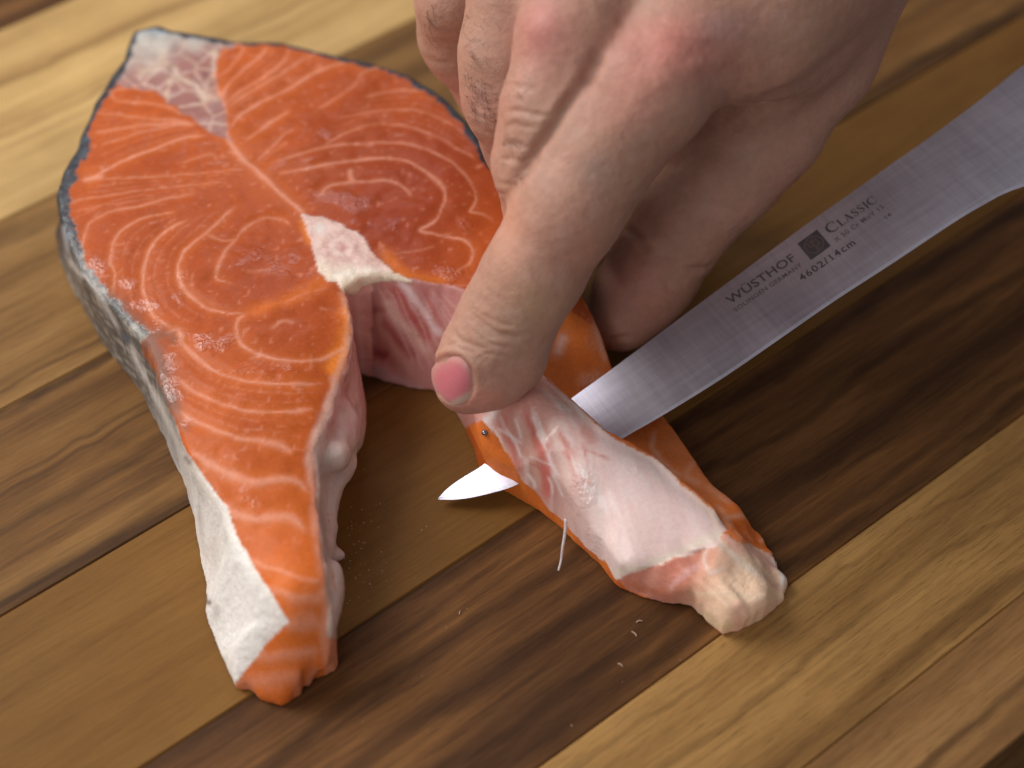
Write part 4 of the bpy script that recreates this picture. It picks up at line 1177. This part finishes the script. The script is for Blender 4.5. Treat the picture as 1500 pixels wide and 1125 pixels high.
# ------------------------------------------------------------------ boning knife
KA = P(645, 730, 1.9); KB = P(1495, 185, 40.0)
ku = KB - KA; ku /= np.linalg.norm(ku)
kh = np.cross([0, 0, 1], ku); kh /= np.linalg.norm(kh)      # across the blade, towards the spine
kn = np.cross(ku, kh)
if kn[2] < 0: kn = -kn
def Kab(px_, py_, lift=0.0):
    d = P(px_, py_, 0) - CAM
    q_ = CAM + d * (((KA + kn * lift - CAM) @ kn) / (d @ kn)) - KA
    return np.array([q_ @ ku, q_ @ kh])
def K3(a, b_, z=0.0): return KA + ku * a + kh * b_ + kn * z
spine = [(642, 730), (652, 719), (664, 709), (682, 697), (705, 683), (745, 652), (790, 619), (835, 585), (900, 538), (1000, 463), (1089, 397), (1178, 331), (1245, 284), (1311, 237), (1380, 188), (1444, 140), (1484, 107), (1510, 88), (1540, 64)]
edge = [(642, 731), (665, 731), (690, 728), (720, 721), (750, 712), (800, 688), (850, 661), (905, 644), (924, 634), (978, 603), (1063, 550), (1150, 490), (1222, 440), (1310, 383), (1400, 323), (1444, 297), (1470, 283), (1500, 272), (1530, 264), (1560, 256)]
sp_ab = spline([Kab(*q_) for q_ in spine], 3); ed_ab = spline([Kab(*q_) for q_ in edge], 3)
if sp_ab[:, 1].mean() < ed_ab[:, 1].mean():
    kh = -kh; sp_ab[:, 1] *= -1; ed_ab[:, 1] *= -1
a0 = min(sp_ab[0, 0], ed_ab[0, 0]); a1 = 151.5
st = a0 + (a1 - a0) * np.linspace(0, 1, 110) ** 1.35
bs = np.interp(st, sp_ab[:, 0], sp_ab[:, 1]); be = np.interp(st, ed_ab[:, 0], ed_ab[:, 1])
KV = []; KF = []; KU = []
cols = 12
for a, s_, e_ in zip(st, bs, be):
    wdt = max(s_ - e_, .02)
    bev = min(.7, wdt * .3)
    th = .5 + 1.1 * min(1, (a - a0) / 120)
    row = []
    for i in range(cols + 1):
        f = i / cols
        b_ = s_ - (wdt - bev) * f
        row.append((b_, -.10 * (1 - f) ** 8 * 0 - .12 * f * f))          # slight hollow towards the edge
    row.append((e_, -.12 - min(.12, wdt * .05)))
    row.append((e_ + bev, -.12 - min(.45, wdt * .2)))
    row.append((s_, -th * min(1, wdt / 6)))
    for b_, z_ in row: KV.append(K3(a, b_, z_)); KU.append((a * S, b_ * S, 0))
nr = cols + 4
for i in range(len(st) - 1):
    for j in range(nr):
        k2 = (j + 1) % nr
        KF.append((i * nr + j, (i + 1) * nr + j, (i + 1) * nr + k2, i * nr + k2))
KF = np.array(KF)
knife = tag(empty('boning_knife', tuple(K3(a1, (bs[-1] + be[-1]) / 2) * S)), 'narrow steel boning knife with etched maker lettering, its tip pushed through the salmon flap', 'knife')
m, nt, b = new_mat('brushed_steel')
at = node(nt, 'ShaderNodeAttribute', attribute_name='flat')
def stretch(sc_, rot=(0, 0, 0)):
    mp = node(nt, 'ShaderNodeMapping'); mp.inputs['Scale'].default_value = sc_; mp.inputs['Rotation'].default_value = rot
    nt.links.new(at.outputs['Vector'], mp.inputs['Vector']); return mp.outputs[0]
cross_ = noise(nt, stretch((1, .05, 1), (0, 0, .05)), 1100, 3, .7)
coarse = noise(nt, stretch((1, .07, 1), (0, 0, .05)), 420, 2, .5)
longi = noise(nt, stretch((.04, 1, 1), (0, 0, -.06)), 900, 3, .7)
smear = noise(nt, at.outputs['Vector'], 60, 4, .6)
scr = noise(nt, stretch((.03, 1, 1), (0, 0, .6)), 700, 2, .5)
c1 = ramp(nt, cross_, [(.3, (.60, .59, .62)), (.7, (.84, .82, .86))])
c1 = mix(nt, .3, c1, ramp(nt, coarse, [(.35, (.62, .60, .64)), (.65, (.84, .82, .85))]))
c1 = mix(nt, .30, c1, ramp(nt, longi, [(.3, (.52, .50, .54)), (.7, (.92, .90, .94))]))
c1 = mix(nt, 1.0, c1, ramp(nt, smear, [(.3, (.86, .85, .88)), (.7, (1.08, 1.06, 1.06))]), 'MULTIPLY')
c1 = mix(nt, 1.0, c1, (.97, .98, 1.06), 'MULTIPLY')
nt.links.new(c1, b.inputs['Base Color'])
b.inputs['Metallic'].default_value = .84
rr_ = node(nt, 'ShaderNodeMapRange'); nt.links.new(smear, rr_.inputs[0]); rr_.inputs[3].default_value = .36; rr_.inputs[4].default_value = .48
nt.links.new(rr_.outputs[0], b.inputs['Roughness'])
nb = bump(nt, cross_, .25, .00006); nb = bump(nt, longi, .25, .00005, nb)
nb = bump(nt, ramp(nt, scr, [(.66, (0, 0, 0)), (.70, (1, 1, 1))]), .3, .00004, nb)
nt.links.new(nb, b.inputs['Normal'])
M_steel = m
nvk = vert_normals(np.array(KV), KF)
if (nvk[0:nr * 40].reshape(-1, nr, 3)[:, 3].mean(0) @ kn) < 0: KF = KF[:, ::-1].copy()
blade = mesh_obj('blade', np.array(KV), KF, M_steel, knife, True, uv=np.array(KU))
with_sharp = blade.data
bmn = bmesh.new(); bmn.from_mesh(with_sharp)
for e_ in bmn.edges:
    if len(e_.link_faces) == 2 and e_.calc_face_angle(0) > math.radians(5): e_.smooth = False
bmn.to_mesh(with_sharp); bmn.free()

# bolster and handle, mostly out of view
bc_ = (bs[-1] + be[-1]) / 2
def loft(name, secs, mat, parent, nseg=20):
    """secs: (a, centre b, half width, half thickness)"""
    V_ = []; F_ = []
    for a, cb, hw, ht in secs:
        for k in range(nseg):
            t = 2 * math.pi * k / nseg
            ex = .6
            cx_ = math.copysign(abs(math.cos(t)) ** ex, math.cos(t)); sx_ = math.copysign(abs(math.sin(t)) ** ex, math.sin(t))
            V_.append(K3(a, cb + hw * cx_, -.7 + ht * sx_))
    for i in range(len(secs) - 1):
        for k in range(nseg):
            k2 = (k + 1) % nseg
            F_.append((i * nseg + k, i * nseg + k2, (i + 1) * nseg + k2, (i + 1) * nseg + k))
    F_.append(tuple(range(nseg))[::-1]); F_.append(tuple((len(secs) - 1) * nseg + k for k in range(nseg)))
    o = mesh_obj(name, np.array(V_), F_, mat, parent, True, uv=np.array([((v - KA) @ ku * S, (v - KA) @ kh * S, 0) for v in V_]))
    bm_ = bmesh.new(); bm_.from_mesh(o.data); bmesh.ops.recalc_face_normals(bm_, faces=bm_.faces); bm_.to_mesh(o.data); bm_.free()
    return o
hb = (bs[-1] - be[-1]) / 2
loft('bolster', [(a1 - 1.5, bc_, hb - .3, .95), (a1 + 2, bc_, hb + .4, 2.0), (a1 + 5, bc_, hb + 1.0, 4.5), (a1 + 12, bc_ - .5, hb - 1.0, 6.5), (a1 + 16, bc_ - .8, hb - 1.4, 7.2)], M_steel, knife)
mh, nt2, b2 = new_mat('black_handle'); b2.inputs['Base Color'].default_value = (.012, .012, .013, 1); b2.inputs['Roughness'].default_value = .38
loft('handle', [(a1 + 16, bc_ - .8, hb - 1.3, 7.3), (a1 + 40, bc_ - 1.2, hb - .4, 8.2), (a1 + 75, bc_ - 1.5, hb - .8, 8.4), (a1 + 105, bc_ - 2.5, hb + .6, 8.2), (a1 + 122, bc_ - 4.5, hb + 2.0, 7.4), (a1 + 125, bc_ - 5, hb + .6, 5.5)], mh, knife)
for ra in (30, 62, 94):
    V_ = [K3(a1 + ra, bc_ - 1.5, 7.72)] + [K3(a1 + ra + 3 * math.cos(t * .3927), bc_ - 1.5 + 3 * math.sin(t * .3927), 7.5) for t in range(16)] + [K3(a1 + ra + 3 * math.cos(t * .3927), bc_ - 1.5 + 3 * math.sin(t * .3927), 5.5) for t in range(16)]
    mesh_obj('rivet', np.array(V_), [(0, 1 + t, 1 + (t + 1) % 16) for t in range(16)] + [(1 + t, 17 + t, 17 + (t + 1) % 16, 1 + (t + 1) % 16) for t in range(16)], M_steel, knife, False, uv=np.zeros((33, 3)))

# etched lettering
M_etch, nt3, b3 = new_mat('etched_mark'); b3.inputs['Roughness'].default_value = .55; b3.inputs['Metallic'].default_value = .6
v3 = coords(nt3); nt3.links.new(ramp(nt3, noise(nt3, v3, 3500, 2), [(.3, (.085, .075, .085)), (.7, (.17, .155, .17))]), b3.inputs['Base Color'])
M_etch2, nt4, b4 = new_mat('faint_etched_mark'); b4.inputs['Roughness'].default_value = .5; b4.inputs['Metallic'].default_value = .8
v4 = coords(nt4); nt4.links.new(ramp(nt4, noise(nt4, v4, 3500, 2), [(.3, (.17, .16, .17)), (.7, (.32, .30, .32))]), b4.inputs['Base Color'])
LIFT = .035
def flat_mark(name, polys, mat, frame, parent=knife, label=None):
    """polys: (verts2d, faces); frame: origin ab, x axis ab, y axis ab"""
    o_, ex, ey = frame
    V_ = []; F_ = []
    for vs, fs in polys:
        k0 = len(V_)
        for x, y in vs:
            q_ = o_ + ex * x + ey * y
            # follow the slightly hollow face
            s_ = np.interp(q_[0], st, bs); e_ = np.interp(q_[0], st, be)
            f = np.clip((s_ - q_[1]) / max(s_ - e_ - .7, 1), 0, 1)
            V_.append(K3(q_[0], q_[1], LIFT - .12 * f * f))
        for f_ in fs: F_.append(tuple(k0 + i for i in f_))
    o = mesh_obj(name, np.array(V_), F_, mat, parent, False)
    if label: o['label'] = label
    return o
def frame_px(p0, p1, ptop, w_units, h_units, shear=0):
    """baseline p0>p1 in the photo, ptop a cap-height point above p0"""
    o_ = Kab(*p0); x_ = Kab(*p1) - o_; t_ = Kab(*ptop) - o_
    ux = x_ / np.linalg.norm(x_); uy = np.array([-ux[1], ux[0]])
    if uy @ t_ < 0: uy = -uy
    return o_, x_ / w_units, uy * abs(t_ @ uy) / h_units
def text_polys(body, spacing=1.0, offset=0.0):
    cu = bpy.data.curves.new('t', 'FONT'); cu.body = body; cu.size = 1.0; cu.space_character = spacing; cu.offset = offset; cu.resolution_u = 4
    o = bpy.data.objects.new('t', cu); scene.collection.objects.link(o)
    dg_ = bpy.context.evaluated_depsgraph_get()
    mm = bpy.data.meshes.new_from_object(o.evaluated_get(dg_))
    vs = [(v.co.x, v.co.y) for v in mm.vertices]; fs = [tuple(p_.vertices) for p_ in mm.polygons]
    bpy.data.objects.remove(o); bpy.data.curves.remove(cu); bpy.data.meshes.remove(mm)
    xs = [v[0] for v in vs]
    vs = [(v[0] - min(xs), v[1]) for v in vs]
    return [(vs, fs)], max(xs) - min(xs)
def etch(name, body, p0, p1, ptop, mat, spacing=1.0, offset=0.0, cap=.73):
    polys, w_ = text_polys(body, spacing, offset)
    return flat_mark(name, polys, mat, frame_px(p0, p1, ptop, w_, cap))
etch('maker_lettering', 'WÜSTHOF', (1070, 446), (1167, 380), (1065, 434), M_etch, 1.05, .012)
etch('place_lettering', 'SOLINGEN GERMANY', (1078, 457), (1176, 389), (1075, 451), M_etch2, 1.08, .01)
etch('steel_lettering', 'X 50 Cr MoV 15', (1225, 355), (1296, 304), (1221, 349), M_etch2, 1.1, .01)
etch('date_lettering', '14', (1299, 321), (1307, 315), (1296, 316), M_etch2, 1.0, .01)
etch('number_lettering', '4602/14cm', (1175, 412), (1254, 357), (1170, 403), M_etch, 1.2, .016)
# the serif word, drawn stroke by stroke
def stroke_poly(pts, ws):
    p_ = spline(pts, 4); w2 = np.interp(np.linspace(0, 1, len(p_)), np.linspace(0, 1, len(ws)), ws)
    t_ = np.gradient(p_, axis=0); t_ /= np.linalg.norm(t_, axis=1, keepdims=True) + 1e-9
    n_ = np.stack([-t_[:, 1], t_[:, 0]], 1) * w2[:, None] / 2
    vs = [tuple(q_) for q_ in np.vstack([p_ + n_, p_ - n_])]
    k = len(p_)
    return vs, [(i, i + 1, k + i + 1, k + i) for i in range(k - 1)]
def rect(x0, y0, x1, y1): return [(x0, y0), (x1, y0), (x1, y1), (x0, y1)], [(0, 1, 2, 3)]
def glyph(ch, x, h):
    w = {'C': .78, 'L': .62, 'A': .80, 'S': .56, 'I': .34}[ch] * h
    g = []
    if ch == 'C':
        g.append(stroke_poly([(x + .95 * w, .80 * h), (x + .75 * w, .95 * h), (x + .5 * w, .98 * h), (x + .15 * w, .75 * h), (x + .08 * w, .5 * h), (x + .15 * w, .25 * h), (x + .5 * w, .02 * h), (x + .78 * w, .06 * h), (x + .97 * w, .22 * h)], [.05 * h, .05 * h, .10 * h, .18 * h, .19 * h, .18 * h, .10 * h, .05 * h, .04 * h]))
        g.append(rect(x + .90 * w, .66 * h, x + .97 * w, .97 * h))
    elif ch == 'S':
        g.append(stroke_poly([(x + .86 * w, .78 * h), (x + .7 * w, .95 * h), (x + .45 * w, .97 * h), (x + .2 * w, .80 * h), (x + .3 * w, .6 * h), (x + .68 * w, .43 * h), (x + .82 * w, .25 * h), (x + .6 * w, .04 * h), (x + .3 * w, .03 * h), (x + .1 * w, .24 * h)], [.05 * h, .05 * h, .08 * h, .14 * h, .18 * h, .19 * h, .15 * h, .08 * h, .05 * h, .05 * h]))
        g.append(rect(x + .82 * w, .68 * h, x + .92 * w, .97 * h)); g.append(rect(x + .06 * w, .02 * h, x + .16 * w, .32 * h))
    elif ch == 'L':
        g += [rect(x + .2 * w, 0, x + .2 * w + .17 * h, h), rect(x, .95 * h, x + .62 * w, h), rect(x, 0, x + .98 * w, .055 * h), rect(x + .90 * w, .05 * h, x + .98 * w, .3 * h)]
    elif ch == 'I':
        g += [rect(x + .5 * w - .09 * h, 0, x + .5 * w + .09 * h, h), rect(x + .02 * w, .95 * h, x + .98 * w, h), rect(x + .02 * w, 0, x + .98 * w, .05 * h)]
    elif ch == 'A':
        g += [stroke_poly([(x + .52 * w, .98 * h), (x + .15 * w, .02 * h)], [.05 * h, .05 * h]), stroke_poly([(x + .48 * w, h), (x + .84 * w, .02 * h)], [.17 * h, .17 * h]), rect(x + .3 * w, .30 * h, x + .7 * w, .35 * h), rect(x, 0, x + .32 * w, .05 * h), rect(x + .62 * w, 0, x + 1.02 * w, .05 * h)]
    return g, w
polys = []; xx = 0
for i, ch in enumerate('CLASSIC'):
    g, w_ = glyph(ch, xx, 1.0 if i == 0 else .76)
    polys += g; xx += w_ + .07
flat_mark('range_lettering', polys, M_etch, frame_px((1217, 343), (1287, 294), (1209, 330), xx, 1.0))
# square emblem: dark tile, ring and three-pronged figure left bare
o_ = Kab(1188, 381); ex_ = Kab(1217, 360) - o_; ey_ = Kab(1168, 357) - o_
fr_e = (o_, ex_, ey_)
def ring_poly(cx_, cy_, r0, r1, n=40):
    vs = [(cx_ + r0 * math.cos(2 * math.pi * k / n), cy_ + r0 * math.sin(2 * math.pi * k / n)) for k in range(n)] + [(cx_ + r1 * math.cos(2 * math.pi * k / n), cy_ + r1 * math.sin(2 * math.pi * k / n)) for k in range(n)]
    return vs, [(k, (k + 1) % n, n + (k + 1) % n, n + k) for k in range(n)]
flat_mark('emblem_tile', [rect(0, 0, 1, 1)], M_etch, fr_e)
LIFT = .06
m5, nt5, b5 = new_mat('bare_steel_mark'); b5.inputs['Base Color'].default_value = (.42, .40, .42, 1); b5.inputs['Metallic'].default_value = 1; b5.inputs['Roughness'].default_value = .4
flat_mark('emblem_figure', [ring_poly(.5, .5, .36, .42), rect(.47, .18, .53, .78), rect(.28, .46, .34, .74), rect(.66, .40, .72, .74), rect(.31, .46, .53, .52), rect(.53, .34, .69, .40), rect(.66, .34, .72, .42), rect(.40, .60, .45, .80), rect(.56, .56, .61, .80), rect(.53, .20, .62, .26)], m5, fr_e)

# ------------------------------------------------------------------ small things
bvs = BVHTree.FromPolygons(Vs.tolist(), Fq.tolist())
def hit_steak(px_, py_):
    d = Vector(P(px_, py_, 0) - CAM).normalized()
    h = bvs.ray_cast(Vector(CAM), d)
    return (np.array(h[0]), np.array(h[1])) if h[0] is not None else (None, None)
def tube(pts, rads, n=7):
    V_ = []; F_ = []
    pts = np.asarray(pts); tg = np.gradient(pts, axis=0)
    for p_, t_, r_ in zip(pts, tg, rads):
        t_ = t_ / (np.linalg.norm(t_) + 1e-9)
        a_ = np.cross(t_, [0.1, .3, 1]); a_ /= np.linalg.norm(a_); b_ = np.cross(t_, a_)
        for k in range(n): V_.append(p_ + (a_ * math.cos(2 * math.pi * k / n) + b_ * math.sin(2 * math.pi * k / n)) * r_)
    for i in range(len(pts) - 1):
        for k in range(n): F_.append((i * n + k, i * n + (k + 1) % n, (i + 1) * n + (k + 1) % n, (i + 1) * n + k))
    F_.append(tuple(range(n))[::-1]); F_.append(tuple((len(pts) - 1) * n + k for k in range(n)))
    return V_, F_
def sphere(c, r, nu=14, nv=9, sq=1.0, rot=0):
    V_ = []; F_ = []
    for j in range(nv + 1):
        ph = math.pi * j / nv
        for i in range(nu):
            t = 2 * math.pi * i / nu
            V_.append((c[0] + r * math.sin(ph) * math.cos(t), c[1] + r * math.sin(ph) * math.sin(t), c[2] + r * sq * math.cos(ph)))
    for j in range(nv):
        for i in range(nu): F_.append((j * nu + i, (j + 1) * nu + i, (j + 1) * nu + (i + 1) % nu, j * nu + (i + 1) % nu))
    return V_, F_
# white fibre sticking out below the flap
pb = spline([P(829, 760, 10), P(828, 778, 8.0), P(824, 803, 5.5), P(822, 820, 3.6), P(818, 836, 2.8)], 4)
V_, F_ = tube(pb, np.linspace(.34, .20, len(pb)))
mesh_obj('pin_bone', V_, F_, M_bone, steak, True, np.tile([.62, .50, .50], (len(V_), 1)))
# bead of liquid on the flap edge
M_wet, nt6, b6 = new_mat('clear_liquid'); b6.inputs['Base Color'].default_value = (.85, .80, .76, 1); b6.inputs['Roughness'].default_value = .03
b6.inputs['Transmission Weight'].default_value = 1.0; b6.inputs['IOR'].default_value = 1.34
h_, n_ = hit_steak(711, 634)
if h_ is not None:
    M_bead, nt7, b7 = new_mat('silvery_bead'); b7.inputs['Base Color'].default_value = (.30, .34, .40, 1); b7.inputs['Metallic'].default_value = .9; b7.inputs['Roughness'].default_value = .12
    V_, F_ = sphere(h_ + n_ * .25, .62)
    bead = mesh_obj('droplet', V_, F_, M_bead, None, True)
    tag(bead, 'tiny shiny droplet on the flap edge just below the forefinger tip', 'droplet')
# crumbs of flesh, fibres and droplets on the wood
V6 = []; F6 = []
rs = random.Random(9)
def addg(V_, F_):
    k0 = len(V6); V6.extend([tuple(v) for v in V_]); F6.extend([tuple(k0 + i for i in f) for f in F_])
for _ in range(95):
    if rs.random() < .75: x_, y_ = rs.gauss(525, 32), rs.gauss(800, 55)
    else: x_, y_ = rs.uniform(240, 1000), rs.uniform(720, 1100)
    if x_ < 500 + max(0, 0): continue
    p_ = P(x_, y_, 0); r_ = rs.uniform(.06, .17)
    addg(*sphere((p_[0], p_[1], r_ * .2), r_, 7, 5, .55))
for x_, y_, a_, l_ in ((925, 925, -.9, 1.5), (932, 912, .2, 1.3), (673, 900, 1.4, .9), (905, 972, -.7, 1.2)):
    p_ = P(x_, y_, .15)
    q_ = [p_ + np.array([l_ * t, l_ * (.5 - abs(t - .5)) * .5 * math.cos(a_), .05]) for t in np.linspace(0, 1, 6)]
    q_ = [p_ + np.array([(k_ - p_)[0] * math.cos(a_) - (k_ - p_)[1] * math.sin(a_), (k_ - p_)[0] * math.sin(a_) + (k_ - p_)[1] * math.cos(a_), .05]) for k_ in q_]
    addg(*tube(q_, [.09, .13, .14, .13, .1, .06], 5))
M_cr, nt8, b8 = new_mat('scraps'); b8.inputs['Base Color'].default_value = (.50, .33, .22, 1); b8.inputs['Roughness'].default_value = .2; b8.inputs['Coat Weight'].default_value = .6
cr = mesh_obj('fish_scraps', V6, F6, M_cr, None, True)
tag(cr, 'tiny wet scraps and fibres of fish scattered on the board beside the flank', 'scraps', kind='stuff')
